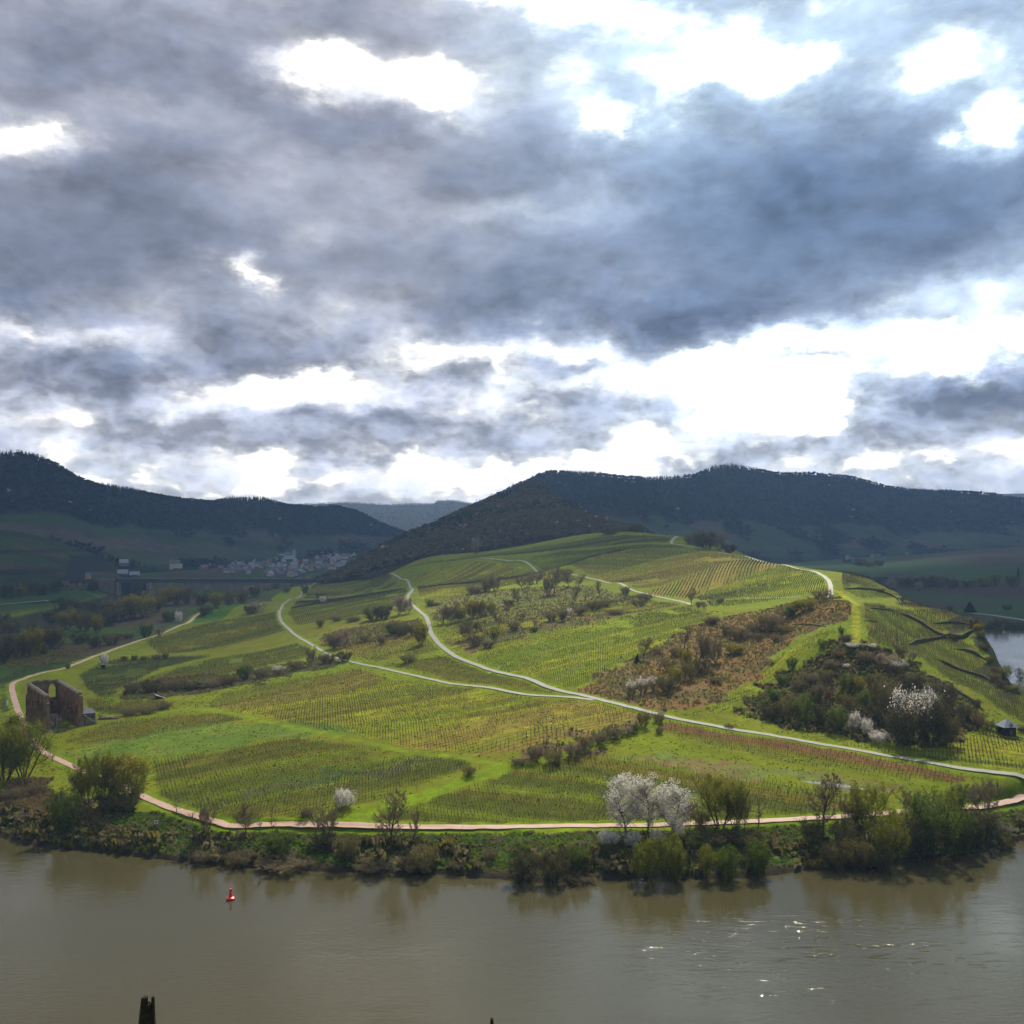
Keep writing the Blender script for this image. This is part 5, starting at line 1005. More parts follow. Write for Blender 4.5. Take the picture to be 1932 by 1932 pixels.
M_SLATE = simple_mat('slate_roof', (.075,.078,.088), .55, .25, 3.0, spec=.5); M_COPE = simple_mat('mossy_coping', (.13,.115,.09), .85, .4, 2.0)
M_WHITE = simple_mat('white_paint', (.75,.75,.74), .6, .08); M_RED = simple_mat('red_buoy_paint', (.62,.02,.015), .35, .12, 3.0, spec=.5); M_BLACK = simple_mat('black_paint', (.03,.03,.03), .6, .2)
M_PLAST = simple_mat('cream_plaster', (.62,.58,.50), .8, .12); M_STEEL = simple_mat('dark_steel', (.05,.052,.058), .6, .3); M_RUB = simple_mat('rubber', (.03,.03,.03), .8, .2); M_GLASS = simple_mat('dark_glass', (.03,.035,.04), .12, .1, spec=.6)
M_POST = simple_mat('charred_old_post', (.030,.024,.020), .9, .5, 6.0, bump=.6); M_PIER = stone_mat('bridge_sandstone', (.24,.17,.12), (.17,.12,.09), (.28,.21,.15), .5)
def wall_panel(mb, p0, d, L, H, t, ops, m=0, top=None):
    """wall of thickness t from p0 along d (2D), with pointed or square openings (x0, x1, z0, z1, pointed)"""
    d = Vector((d[0], d[1], 0)).normalized(); rz = math.atan2(d.y, d.x); pieces = []
    for (x0, x1, z0, z1, pt) in ops:
        if pt:
            n = 4; w = x1 - x0; 
            for i in range(n * 2):
                a = x0 + w * i / (2 * n); b = x0 + w * (i + 1) / (2 * n); c = abs((a + b) / 2 - (x0 + x1) / 2) / (w / 2); pieces.append((a, b, z0, z1 - w * 1.0 * (1 - math.sqrt(max(0, 1 - c * c)) * 1.0) ))
        else: pieces.append((x0, x1, z0, z1))
    xs = sorted(set([0, L] + [round(q, 3) for p in pieces for q in p[:2]] + (list(np.arange(1.5, L, 1.5)) if top else [])))
    for a, b in zip(xs[:-1], xs[1:]):
        if b - a < 1e-3: continue
        c = (a + b) / 2; hs = sorted((p[2], p[3]) for p in pieces if p[0] - 1e-3 <= c <= p[1] + 1e-3); z = 0; HH = H if top is None else top(c)
        for (z0, z1) in hs + [(HH, HH)]:
            z0 = min(z0, HH)
            if z0 - z > .02:
                o = Vector(p0) + d * c; mb.box((o.x, o.y, p0[2] + (z + z0) / 2), (b - a, t, z0 - z), rz, m)
            z = max(z, z1)
def church_ruin():
    ax, ac = Vector((-.585, .811, 0)), Vector((.811, .585, 0)); z = 7.7; o = Vector((-200.4, 424.4, z))
    e = empty('church_ruin', tuple(o)); tag(e, 'tall roofless brown stone church ruin with rows of narrow lancet windows', 'ruin')
    L, Wd, H, t = 44.0, 13.1, 15.3, 1.1
    def part(name, fn, mat, par=e): mb = MB(); fn(mb); return mb.build(name, mat, par)
    lan = [(1.8 + 3.9 * i, 3.1 + 3.9 * i, 10.2, 13.8, True) for i in range(11)]
    low = [(1.4 + 3.9 * i, 3.4 + 3.9 * i, 2.6, 7.8, True) for i in range(11)]
    jag = lambda x: H
    part('side_wall', lambda m: wall_panel(m, (0, 0, 0), ax, L, H, t, [q for q in lan + [(a, b, c, d, e_) for a, b, c, d, e_ in low ]]), M_STONE)
    q = ac * Wd; part('side_wall', lambda m: wall_panel(m, (q.x, q.y, 0), ax, L, H, t, lan[:9] + [l for i, l in enumerate(low) if i % 3 != 2]), M_STONE)
    f = ax * L; part('end_wall', lambda m: wall_panel(m, (f.x + ac.x * .55, f.y + ac.y * .55, 0), ac, Wd - 1.1, H + .2, t, [(2.0, 4.8, 7.2, 13.6, True), (8.0, 11.2, 8.2, 14.6, True), (7.9, 11.0, 0, 6.6, True)]), M_STONE)
    for s_, off in ((0, -1), (1, 1)):
        for i in range(12):
            c = q * s_ + ax * (.4 + 3.9 * i) + ac * (off * (.55 + .35)); mb = MB(); h = 10.4 if i % 2 else 14.0
            mb.box((c.x, c.y, h / 2), (.75, .7, h), math.atan2(ax.y, ax.x), 0, 1.0); mb.box((c.x, c.y, h + .25), (.8, .55, .5), math.atan2(ax.y, ax.x), 0, .5); mb.build('buttress', M_STONE, e)
            if i:                                         # engaged shafts on the inner face
                c = q * s_ + ax * (.4 + 3.9 * i) - ac * (off * .68); mb = MB(); mb.tube((c.x, c.y, 0), (c.x, c.y, 9.2), .22, .2, 8); mb.box((c.x, c.y, 9.4), (.6, .5, .4), math.atan2(ax.y, ax.x)); mb.build('wall_shaft', M_STONE, e)
        for i in range(22):
            cc = q * s_ + ax * (L / 22 * (i + .5)); mb = MB(); hh = rnd.uniform(-.12, .14); mb.box((cc.x, cc.y, H + .22 + hh / 2), (L / 22 - .04, 2.1 + rnd.uniform(-.25, .25), .44 + hh), math.atan2(ax.y, ax.x)); mb.box((cc.x, cc.y, H + .60 + hh), (L / 22 - .1, 1.2, .34), math.atan2(ax.y, ax.x), 0, .8); mb.build('coping', M_COPE, e)
    cc = f + q * .5; mb = MB(); mb.box((cc.x, cc.y, H + .36), (Wd - 2.4, 1.5, .32), math.atan2(ac.y, ac.x)); mb.build('coping', M_COPE, e)
    for (x, y) in ((3.4, 14), (4.6, 8), (5.6, 4), (9.5, 17)):
        c = ac * x + ax * y; mb = MB(); mb.tube((c.x, c.y, 0), (c.x, c.y, 6.2), .34, .30, 10, cap=True); mb.box((c.x, c.y, .25), (1.0, 1.0, .5), .6); mb.build('column', M_COPE, e)
    mb = MB(); c = f + ac * 9.6 + ax * 2.2; mb.box((c.x, c.y, 3.6), (5.4, 3.2, 7.2), math.atan2(ac.y, ac.x)); mb.build('doorway_blocker', M_STONE, e)  # solid block added behind the end wall doorway to make it look dark
    for i in range(9):                                    # crumbling crown of the end wall
        c = f + ac * (1.2 + i * 1.35); mb = MB(); mb.box((c.x, c.y, H + .5 + rnd.uniform(0, .5)), (1.25, 1.0, rnd.uniform(.6, 1.3)), math.atan2(ac.y, ac.x), 0, .8); mb.build('wall_stub', M_STONE, e)
    # front corner piers, broken raking buttress, foundation steps
    for s_ in (0, 1):
        c = q * s_ - ax * .9; mb = MB(); mb.box((c.x, c.y, (12.8 + 2 * s_) / 2), (1.5, 1.5, 12.8 + 2 * s_), math.atan2(ax.y, ax.x), 0, .9); mb.box((c.x + .3, c.y - .2, 2.2), (2.2, 2.0, 4.4), math.atan2(ax.y, ax.x), 0, .75); mb.build('corner_pier', M_STONE, e)
    mb = MB(); b0 = q - ax * .6 + ac * 1.2
    for i in range(7):
        c = b0 + ac * (.9 + i * 1.0); h = 5.6 - i * .78; mb.box((c.x, c.y, h / 2), (1.0, 1.0, h), math.atan2(ac.y, ac.x))
    mb.build('raking_buttress', M_STONE2, e)
    mb = MB()
    for i in range(4):
        c = q * .5 - ax * (1.8 + 1.5 * i); mb.box((c.x, c.y, .6 - .15 * i), (Wd + 2.5 - i, .8, 1.3), math.atan2(ac.y, ac.x))
    mb.build('foundation_wall', M_STONE2, e)
    mb = MB(); c = q * .5 + ax * (L / 2); mb.box((c.x, c.y, .35), (Wd - 1.4, L - 1.4, .5), math.atan2(ac.y, ac.x)); mb.build('floor_slab', M_STONE2, e)
church_ruin()
def hipped(mb, c, w, d, z0, h, rz, m=0, ov=.4, ridge=.45):
    co, si = math.cos(rz), math.sin(rz); T = lambda x, y, z: (c[0] + x * co - y * si, c[1] + x * si + y * co, z)
    a, b, r = w / 2 + ov, d / 2 + ov, w / 2 * ridge
    A, B, C_, D = T(-a, -b, z0), T(a, -b, z0), T(a, b, z0), T(-a, b, z0); E_, F_ = T(-r, 0, z0 + h), T(r, 0, z0 + h)
    mb.face([A, B, F_, E_], m); mb.face([C_, D, E_, F_], m); mb.face([B, C_, F_], m); mb.face([D, A, E_], m); mb.face([D, C_, B, A], m)
def gable(mb, w, d, z0, h, ov=.35, th=.25):
    a, b = w / 2 + ov, d / 2 + ov
    for s in (-1, 1):
        P = [(-a, s * b, z0 - ov * h / b), (a, s * b, z0 - ov * h / b), (a, 0, z0 + h), (-a, 0, z0 + h)]
        Q_ = [(x, y, z + th) for x, y, z in P]
        if s > 0: P, Q_ = P[::-1], Q_[::-1]
        mb.face(Q_); mb.face(P[::-1])
        for i in range(4): j = (i + 1) % 4; mb.face([P[i], P[j], Q_[j], Q_[i]])
# chapel beside the ruin
x, y, z = g1(166, 1360); e = empty('stone_shed', (x, y, z - .1), .55); tag(e, 'small stone shed with a hipped slate roof beside the roofless church', 'shed')
mb = MB(); mb.box((0, 0, 1.9), (5.6, 5.0, 3.8)); mb.build('wall', M_STONE2, e); mb = MB(); hipped(mb, (0, 0), 5.6, 5.0, 3.9, 2.1, 0); mb.build('roof', M_SLATE, e)
mb = MB(); mb.box((-.6, -2.55, 1.1), (1.2, .12, 2.2)); mb.build('door', M_POST, e); mb = MB(); mb.box((1.6, -2.54, 2.2), (.9, .1, 1.0)); mb.build('window', M_GLASS, e)
x, y, z = g1(205, 1357); e = empty('foundation_ruin', (x, y, z - .2), -.1); tag(e, 'low broken foundation walls in the grass right of the stone shed', 'ruin')
for (cx, cy, w, d, h, rz) in ((0, 0, 9, .7, 1.1, .1), (-4.4, 1.6, .7, 4, 1.6, .1), (4.4, 1.8, .7, 3.6, .9, .1), (0, 3.4, 8.5, .7, .9, .1)):
    mb = MB()
    for i in range(8):
        f_ = (i + .5) / 8 - .5; lw, ld = (w / 8, d) if w > d else (w, d / 8); px, py = (f_ * w, 0) if w > d else (0, f_ * d); hh = h * rnd.uniform(.6, 1.15)
        mb.box((cx + px * math.cos(rz) - py * math.sin(rz), cy + px * math.sin(rz) + py * math.cos(rz), hh / 2), (lw, ld, hh), rz)
    mb.build('wall', M_STONE2, e)
x, y, z = g1(300, 1318); e = empty('ruined_hut', (x, y, z - .2), .5); tag(e, 'collapsed dark little stone hut at the end of the brown hedge', 'ruin')
mb = MB(); mb.box((-1.6, 0, 1.0), (.6, 3.4, 2.2), 0, 0, .8); mb.build('wall', M_STONE2, e); mb = MB(); mb.box((.4, 1.5, .8), (3.6, .6, 1.7), 0, 0, .8); mb.build('wall', M_STONE2, e)
mb = MB(); mb.face([(-2, -2, 2.3), (2.8, -2, .4), (2.8, 2, .5), (-2, 2, 2.5)]); mb.face([(-2, -2, 2.1), (-2, 2, 2.3), (2.8, 2, .3), (2.8, -2, .2)]); mb.build('roof', M_SLATE, e)
x, y, z = g1(195, 1262); e = empty('wayside_shrine', (x, y, z), 0); tag(e, 'small dark shelter under the white blossoming tree behind the ruin', 'hut')
mb = MB(); mb.box((0, 0, 1.3), (2.2, 1.8, 2.6)); mb.build('wall', M_POST, e); mb = MB(); mb.box((0, 0, 2.75), (2.8, 2.4, .25)); mb.build('roof', M_SLATE, e)
# hut on the right
x, y, z = g1(1900, 1385); e = empty('vineyard_hut', (x, y, z - .2), .12); tag(e, 'dark wooden vineyard hut with a pointed blue-grey slate roof', 'hut')
mb = MB(); mb.box((0, 0, 1.7), (4.6, 4.4, 3.4)); mb.build('wall', M_POST, e)
mb = MB(); hipped(mb, (0, 0), 4.8, 4.6, 3.3, 2.9, 0, 0, .9, .06); mb.build('roof', simple_mat('blue_slate', (.17,.19,.23), .4, .2, 3.0, spec=.5), e)
mb = MB(); a_ = [(-.7, -2.9, 4.0), (.7, -2.9, 4.0), (0, -2.5, 5.0)]; b_ = [(-.7, -1.2, 5.0), (.7, -1.2, 5.0), (0, -.9, 5.3)]
mb.face(a_); mb.face([a_[0], a_[2], b_[2], b_[0]]); mb.face([a_[2], a_[1], b_[1], b_[2]]); mb.build('dormer', M_SLATE, e)
mb = MB(); mb.box((.2, -2.25, 1.1), (1.1, .12, 2.2)); mb.build('door', simple_mat('door_wood', (.12,.08,.05)), e)
for i in range(2):
    x, y, z = g1(1921 + 7 * i, 1376); r_ = MB(); r_.lathe([(.0, 0), (.55, .02), (.62, .4), (.58, .9), (.45, 1.05), (0, 1.1)], n=12); o = r_.build('water_barrel', M_WHITE if i == 0 else M_PLAST, None, (x, y, z))
    tag(o, ['white water barrel beside the slate-roofed hut', 'cream barrel at the right edge beside the slate-roofed hut'][i], 'barrel')
# ---- terrace walls and rock bands on the right flank
def dry_wall(pts, h, label, thick=.8, mat=None, name='terrace_wall'):
    g = ground([p[0] for p in pts], [p[1] for p in pts]); P = catmull(g[:, :2], 1.6); z = gz(P[:, 0], P[:, 1]); n = len(P); r = np.random.RandomState(int(pts[0][0]))
    T = np.gradient(P, axis=0); T /= np.linalg.norm(T, axis=1)[:, None]; N = np.stack([-T[:, 1], T[:, 0]], 1); hh = .6 * h * (.5 + .8 * fbm(P[:, 0] / 7, P[:, 1] / 7, 3, 5)) * np.minimum(1, np.minimum(np.arange(n), np.arange(n)[::-1]) / 4 + .2)
    V = []; k = 5
    for (o, zz) in ((-.5, -1.5), (-.5, .5), (-.45, 1.0), (.45, 1.0), (.5, -1.5)):
        j = (r.rand(n) - .5) * .5; q = P + N * (o * thick + j * .35)[:, None] if not np.isscalar(o * thick + j * .35) else P
        V.append(np.column_stack([q, z + np.where(zz < 0, zz, hh * zz * (1 + .25 * (r.rand(n) - .5)))]))
    V = np.concatenate(V); ff = []
    for c in range(k - 1): a = np.arange(n - 1) + c * n; ff.append(np.stack([a, a + 1, a + n + 1, a + n], 1))
    o = link(name, mesh_np(name, V, np.concatenate(ff), mat or M_DRY)); tag(o, label, 'wall')
M_DRY = stone_mat('dark_dry_stone', (.095,.085,.055), (.055,.050,.035), (.07,.085,.02), .8)
dry_wall([(1592,1112),(1625,1112),(1660,1116),(1690,1128),(1700,1140)], 1.8, 'dark dry stone wall curving under the rounded crest at the right')
dry_wall([(1700,1158),(1730,1172),(1760,1190),(1790,1206)], 2.6, 'dark terrace wall slanting down the middle of the right terraces')
dry_wall([(1762,1176),(1800,1176),(1830,1178)], 1.8, 'short level terrace wall near the cliff top')
dry_wall([(1715,1216),(1760,1208),(1790,1202),(1815,1204),(1838,1188)], 3.0, 'long terrace wall climbing to the top of the cliff')
dry_wall([(1745,1272),(1790,1296),(1830,1322),(1855,1340)], 2.4, 'overgrown terrace wall beside the blossoming thicket')
dry_wall([(1628,1171),(1642,1172),(1656,1174)], 1.4, 'short stone wall beside the grass track on the crest')
dry_wall([(1496,1178),(1540,1180),(1560,1182)], 1.0, 'low stone edge above the brown overgrown slope')
dry_wall([(1800,1224),(1830,1230),(1862,1246)], 2.2, 'dark terrace wall just inside the cliff edge, upper one')
dry_wall([(1770,1244),(1805,1262),(1850,1276),(1872,1286)], 2.2, 'dark terrace wall just inside the cliff edge, lower one')
dry_wall([(1640,1148),(1665,1150),(1690,1153)], 1.2, 'faint low terrace wall below the rounded crest')
dry_wall([(1880,1378),(1905,1386),(1932,1394)], 1.2, 'low garden wall in front of the slate-roofed hut')
def crag(pts, label, seed):
    """steep outcrop: a lumpy rock band following the edge of the slope"""
    g = ground([p[0] for p in pts], [p[1] for p in pts]); P = catmull(g[:, :2], 2.0); n = len(P); z = gz(P[:, 0], P[:, 1]); T = np.gradient(P, axis=0); T /= np.linalg.norm(T, axis=1)[:, None]; N = np.stack([T[:, 1], -T[:, 0]], 1)
    V = []; rows = 12
    for k in range(rows):
        f_ = k / (rows - 1); off = -2.5 + 8.0 * f_; zz = 2.6 * math.sin(math.pi * min(1, f_ * 1.6 + .05)) if f_ < .6 else 2.0 - (f_ - .6) * 34
        j = fbm(P[:, 0] / 3 + k * .6, P[:, 1] / 3 + seed, 3, seed) - .5; q = P + N * (off + j * 3.0)[:, None]
        V.append(np.column_stack([q, z + zz * (.6 + .8 * fbm(P[:, 0] / 6, P[:, 1] / 6, 3, seed + 2)) + j * 2.2]))
    V = np.concatenate(V); ff = []
    for c in range(rows - 1): a = np.arange(n - 1) + c * n; ff.append(np.stack([a, a + 1, a + n + 1, a + n], 1))
    tag(link('rock_face', mesh_np('rock_face', V, np.concatenate(ff), M_DRY)), label, 'rock')
# ---- railway bridge
yb = 1450.0; zd = 22.6; xl = (218 - 966) / F * yb; xr = (600 - 966) / F * yb
e = empty('railway_bridge', (xl, yb, 0)); tag(e, 'long dark steel girder railway bridge on sandstone piers', 'bridge'); Lb = xr - xl
mb = MB(); mb.box((Lb / 2, 0, zd - 2.6), (Lb, 1.0, 5.6)); mb.box((Lb / 2, 6, zd - 2.6), (Lb, 1.0, 5.6)); mb.build('girder', M_STEEL, e)
mb = MB(); mb.box((Lb / 2, 3, zd + .4), (Lb, 8.5, .5)); mb.build('deck', M_STEEL, e)
for i in range(int(Lb / 9)):
    mb = MB(); mb.box((4 + i * 9, -.7, zd - 2.6), (.5, .3, 5.4)); mb.build('stiffener', M_STEEL, e)
for i, u_ in enumerate((222, 285, 345, 393, 436, 490, 545)):
    xx = (u_ - 966) / F * yb - xl; mb = MB(); wd = 9.0 if u_ == 393 else 5.0; mb.box((xx, 3, 8.0), (wd, 8.5, 18.4), 0, 0, .92); mb.box((xx, 3, 17.0), (wd + .6, 9.4, .6)); mb.build('pier', M_PIER, e)
mb = MB(); mb.box((-16, 3, 11.5), (30, 9, 22)); mb.build('abutment', M_STONE2, e)
for i, u_ in enumerate((270, 333, 400, 470)):
    xx = (u_ - 966) / F * yb - xl; mb = MB(); mb.tube((xx, 6, zd), (xx, 6, zd + 8), .18, .12, 6); mb.tube((xx, 6, zd + 7), (xx, 2.5, zd + 7.4), .08, .08, 4); mb.build('catenary_mast', M_STEEL, e)
# ---- villages
HM = {'w': simple_mat('white_render', (.46,.46,.46), .8, .1), 'c': simple_mat('cream_render', (.50,.44,.34), .8, .12), 'y': simple_mat('ochre_render', (.38,.27,.13), .8, .12), 'o': simple_mat('orange_render', (.34,.13,.07), .8, .12), 's': simple_mat('slate_stone_wall', (.16,.14,.12), .9, .2),
      'rs': simple_mat('dark_slate', (.075,.08,.092), .5, .2, spec=.5), 'rr': simple_mat('red_tile', (.22,.09,.06), .8, .2), 'rl': simple_mat('pale_roof', (.20,.215,.25), .5, .1, spec=.5)}
HP = {}
def house_parts(kind, w, d, h):
    k = (kind, w, d, h)
    if k not in HP:
        mb = MB(); mb.box((0, 0, h / 2 - .5), (w, d, h + 1)); 
        for s in (-1, 1): mb.face([(s * w / 2, -s * d / 2, h), (s * w / 2, s * d / 2, h), (s * w / 2, 0, h + d * .55)])
        r = MB(); gable(r, w, d, h, d * .55); c = MB(); c.box((w * .22, d * .12, h + d * .42), (.7, .7, 1.8))
        wn = MB()
        for fl in range(2 if h > 5 else 1):
            for i in range(3): wn.box((-w * .3 + i * w * .3, -d / 2 - .02, 1.7 + 2.7 * fl), (1.0, .08, 1.3)); 
        for sx in (-1, 1):
            for i in range(2): wn.box((sx * (w / 2 + .02), -d * .2 + i * d * .4, 1.7), (.08, .9, 1.3)); wn.box((sx * (w / 2 + .02), -d * .2 + i * d * .4, 4.4), (.08, .9, 1.2))
        HP[k] = (mb, r, c, wn)
    return HP[k]
HME = {}
def house(x, y, z, rz, wall, roof, w, d, h, label, group=None, nm='house'):
    e = empty(nm, (x, y, z), rz); tag(e, label, 'house', group); a, r, c, wn = house_parts('g', w, d, h)
    for pn, mb, mt in (('wall', a, wall), ('roof', r, roof), ('chimney', c, 's'), ('windows', wn, 'g')):
        k = (pn, mt, w, d, h)
        if k not in HME: HME[k] = mb.mesh(pn, M_GLASS if mt == 'g' else HM[mt])
        o = link(pn, HME[k], e)
        if pn == 'windows': o['kind'] = 'stuff'
hr = random.Random(5); seen = {}
COLN = {'w': 'white', 'c': 'cream', 'y': 'ochre', 'o': 'orange', 's': 'grey stone'}; RN = {'rs': 'dark slate', 'rr': 'red tiled', 'rl': 'pale grey'}
def village(pts, where, n, y0, y1, zf):
    """scatter houses over the village outline given as columns and rows"""
    P = []; tries = 0
    lo = (min(p[0] for p in pts), min(p[1] for p in pts)); hi = (max(p[0] for p in pts), max(p[1] for p in pts)); A = np.array(pts, float)
    while len(P) < n and tries < 6000:
        tries += 1; u, v = hr.uniform(lo[0], hi[0]), hr.uniform(lo[1], hi[1])
        if not in_poly(np.array([u]), np.array([v]), A)[0]: continue
        z = zf(u, v); Yv = (CAMZ - z) * F / (v - HOR); X_ = (u - 966) / F * Yv
        if all((X_ - q[0]) ** 2 / 130 + (Yv - q[1]) ** 2 / 300 > 1 for q in P): P.append((X_, Yv, z, u))
    P.sort(key=lambda q: q[3])
    for (X_, Yv, z, u) in P:
        wl = hr.choice('wwwwcccccssssssyo'); rf = hr.choice(['rs'] * 7 + ['rl', 'rr']); w = hr.choice([9, 11, 14]); d = hr.choice([8, 9]); h = hr.choice([3.2, 4.5, 5.5])
        rz = hr.choice([0, .3, 1.4, 1.7, -.4, 1.1]); key = (wl, rf, where); seen[key] = seen.get(key, 0) + 1
        zz = max(float(gz(X_, Yv)[0]), z - 2) 
        lb = '%s house, %s roof, %s, %s from the left' % (COLN[wl], RN[rf], where, ORD[min(19, seen[key] - 1)]) 
        if seen[key] > 20: lb = lb.replace('twentieth from the left', 'number %d from the left' % seen[key])
        house(X_, Yv, zz - .3, rz, wl, rf, w, d, h, lb, 'houses ' + where)
village([(352,1062),(350,1074),(420,1080),(560,1086),(600,1078),(680,1058),(690,1048),(650,1044),(600,1046),(560,1052),(500,1055),(450,1062),(400,1066)], 'in the riverside village', 120, 1500, 2600, lambda u, v: 14 + max(0, 1075 - v) * .55)
village([(1566,1051),(1608,1049),(1616,1058),(1570,1062)], 'at the far hamlet edge', 9, 0, 0, lambda u, v: 12)
village([(1640,1052),(1668,1044),(1722,1038),(1760,1032),(1770,1038),(1720,1050),(1650,1058)], 'in the far hamlet', 16, 0, 0, lambda u, v: 16 + max(0, 1050 - v) * 1.0)
def church(u, v, Yv, wall, roof, th, tw, sp, label, rz=0.3):
    X_ = (u - 966) / F * Yv; z = CAMZ - (v - HOR) * Yv / F; e = empty('church', (X_, Yv, z), rz); tag(e, label, 'church')
    mb = MB(); mb.box((0, 0, th / 2 - 2), (tw, tw, th + 4)); mb.build('tower', HM[wall], e)
    mb = MB()
    for sy in (-1, 1): mb.box((0, sy * (tw / 2 + .03), th * .8), (tw * .35, .1, 2.6)); mb.box((0, sy * (tw / 2 + .03), th * .5), (tw * .2, .1, 1.8)); mb.box((sy * (tw / 2 + .03), 0, th * .8), (.1, tw * .35, 2.6))
    mb.build('belfry_opening', M_GLASS, e)
    mb = MB(); mb.lathe([(tw * .78, th), (tw * .42, th + sp * .22), (tw * .2, th + sp * .6), (0.05, th + sp)], n=8); mb.build('spire', HM[roof], e)
    mb = MB(); mb.box((-tw * .5 - 9, 0, 3.5), (18, 10, 9)); 
    mb.build('nave', HM[wall], e); mb = MB(); gable(mb, 18, 10, 8, 6); o = mb.build('nave_roof', HM[roof], e); o.location = (-tw * .5 - 9, 0, 0)
church(554.6, 1054, 2150, 'w', 'rs', 17, 5.5, 19, 'white church tower with a tall thin dark spire above the village')
church(323.6, 1071, 1850, 'c', 'rs', 13, 5, 13, 'brown stone church with a spire at the left end of the village', 2.8)
def single(u, v, z, lb, wl, rf, w, d, h, rz=.2):
    Yv = (CAMZ - z) * F / (v - HOR); X_ = (u - 966) / F * Yv; house(X_, Yv, max(z - .5, float(gz(X_, Yv)[0]) - .3), rz, wl, rf, w, d, h, lb)
single(628, 1061, 20, 'orange hall with a pale roof in the middle of the village', 'o', 'rl', 26, 14, 7) if False else None
single(526, 1060, 18, 'orange hall with a flat pale roof in the middle of the village', 'o', 'rl', 26, 14, 6)
single(232, 1087, 24, 'slate-roofed house just above the left end of the railway bridge', 's', 'rl', 15, 10, 5)
single(254, 1088, 23, 'long low house above the left end of the railway bridge', 'c', 'rl', 14, 9, 3.5)
single(235, 1104, 9, 'white house under the left end of the railway bridge', 'w', 'rs', 14, 10, 6)
single(166, 1090, 28, 'tiny ochre house on the slope left of the railway bridge', 'y', 'rs', 7, 6, 4)
single(234, 1066, 44, 'lonely grey-roofed house high on the left vineyard slope', 's', 'rl', 12, 9, 4)
# ---- road beside the river at the left, with cars
def flat_strip(name, pts, w, mat, lift=.25):
    P = catmull(np.array([W3(u, v, z)[:2] for u, v, z in pts]), 6.0); T = np.gradient(P, axis=0); T /= np.linalg.norm(T, axis=1)[:, None]; N = np.stack([-T[:, 1], T[:, 0]], 1)
    V = []
    for o in (-w / 2, 0, w / 2): q = P + N * o; V.append(np.column_stack([q, gz(q[:, 0], q[:, 1]) + lift]))
    zz = np.max([v[:, 2] for v in V], 0)
    for v in V: v[:, 2] = zz
    n = len(P); V = np.concatenate(V); a = np.arange(n - 1); ff = np.concatenate([np.stack([a, a + n, a + n + 1, a + 1], 1), np.stack([a + n, a + 2 * n, a + 2 * n + 1, a + n + 1], 1)])
    tag(link(name, mesh_np(name, V, ff, mat)), kind='structure'); return P
VR = flat_strip('valley_road', [(-60,1147,9),(0,1140,9),(60,1134,9),(112,1128,9),(160,1124,9),(216,1119,9),(250,1115,9)], 8, RM['asph'])
VR2 = flat_strip('far_road', [(1830,1155,6),(1870,1159,6),(1905,1164,6),(1960,1172,6)], 8, RM['asph'])
def car(u, v, z, rz, mat, label, L=4.4):
    Yv = (CAMZ - z) * F / (v - HOR); X_ = (u - 966) / F * Yv; e = empty('parked_car' if False else 'car', (X_, Yv, float(gz(X_, Yv)[0]) + .28), rz); tag(e, label, 'car')
    P = [(-2.2, .35), (-2.2, .85), (-1.9, .95), (-1.5, 1.4), (.3, 1.45), (1.0, .98), (2.05, .85), (2.2, .6), (2.2, .35)]
    mb = MB(); n = len(P)
    for s in (-1, 1):
        f_ = [(x, s * (.85 if zz < 1.1 else .68), zz) for x, zz in P]; mb.face(f_ if s < 0 else f_[::-1])
    for i in range(n):
        j = (i + 1) % n; w0 = .85 if P[i][1] < 1.1 else .68; w1 = .85 if P[j][1] < 1.1 else .68
        mb.face([(P[i][0], -w0, P[i][1]), (P[j][0], -w1, P[j][1]), (P[j][0], w1, P[j][1]), (P[i][0], w0, P[i][1])][::-1])
    mb.build('body', mat, e)
    mb = MB(); mb.box((-.55, 0, 1.2), (1.75, 1.52, .34), 0, 0, .9); mb.build('window_band', M_GLASS, e)
    for sx in (-1.35, 1.35):
        for sy in (-.8, .8): mb = MB(); mb.tube((sx, sy - .1, .33), (sx, sy + .1, .33), .33, .33, 12, cap=True); mb.build('wheel', M_RUB, e)
M_CARW = simple_mat('white_car_paint', (.8,.8,.8), .25, .03, spec=.6)
car(88, 1131, 9, .35, M_CARW, 'white car driving on the valley road at the left edge'); car(164, 1124, 9, .3, M_CARW, 'white car further along the valley road near the bridge'); car(205, 1120, 9, .3, simple_mat('silver_car_paint', (.4,.42,.45), .3, .05), 'grey car on the valley road just before the railway bridge')
# ---- buoy, kilometre board, signs, marker posts, people, driftwood, tubes
X_, Yv, _ = W3(435, 1697, 0); e = empty('channel_buoy', (X_, Yv, 0)); tag(e, 'red conical channel buoy floating on the brown river', 'buoy')
mb = MB(); mb.lathe([(0, -.5), (.75, -.45), (1.0, 0), (1.08, .25), (1.0, .5), (.55, .72), (0, .76)], n=20); mb.build('float', M_RED, e)
mb = MB(); mb.lathe([(.5, .72), (.42, 1.2), (.30, 1.9), (.27, 2.05)], n=14); mb.build('tower', M_RED, e); mb = MB(); mb.lathe([(.0, 2.05), (.36, 2.05), (.36, 2.75), (.0, 2.78)], n=14); mb.build('topmark', M_RED, e)
x, y, z = g1(295, 1566); e = empty('channel_sign', (x, y, z), .1); tag(e, 'small white square board with a black cross mark on the grassy bank', 'sign')
mb = MB(); mb.tube((0, 0, 0), (0, 0, 2.0), .05, .05, 6); mb.build('post', M_STEEL, e); mb = MB(); mb.box((0, -.06, 2.5), (1.5, .05, 1.5)); mb.build('frame', M_BLACK, e); mb = MB(); mb.box((0, -.10, 2.5), (1.2, .04, 1.2)); mb.build('board', M_WHITE, e)
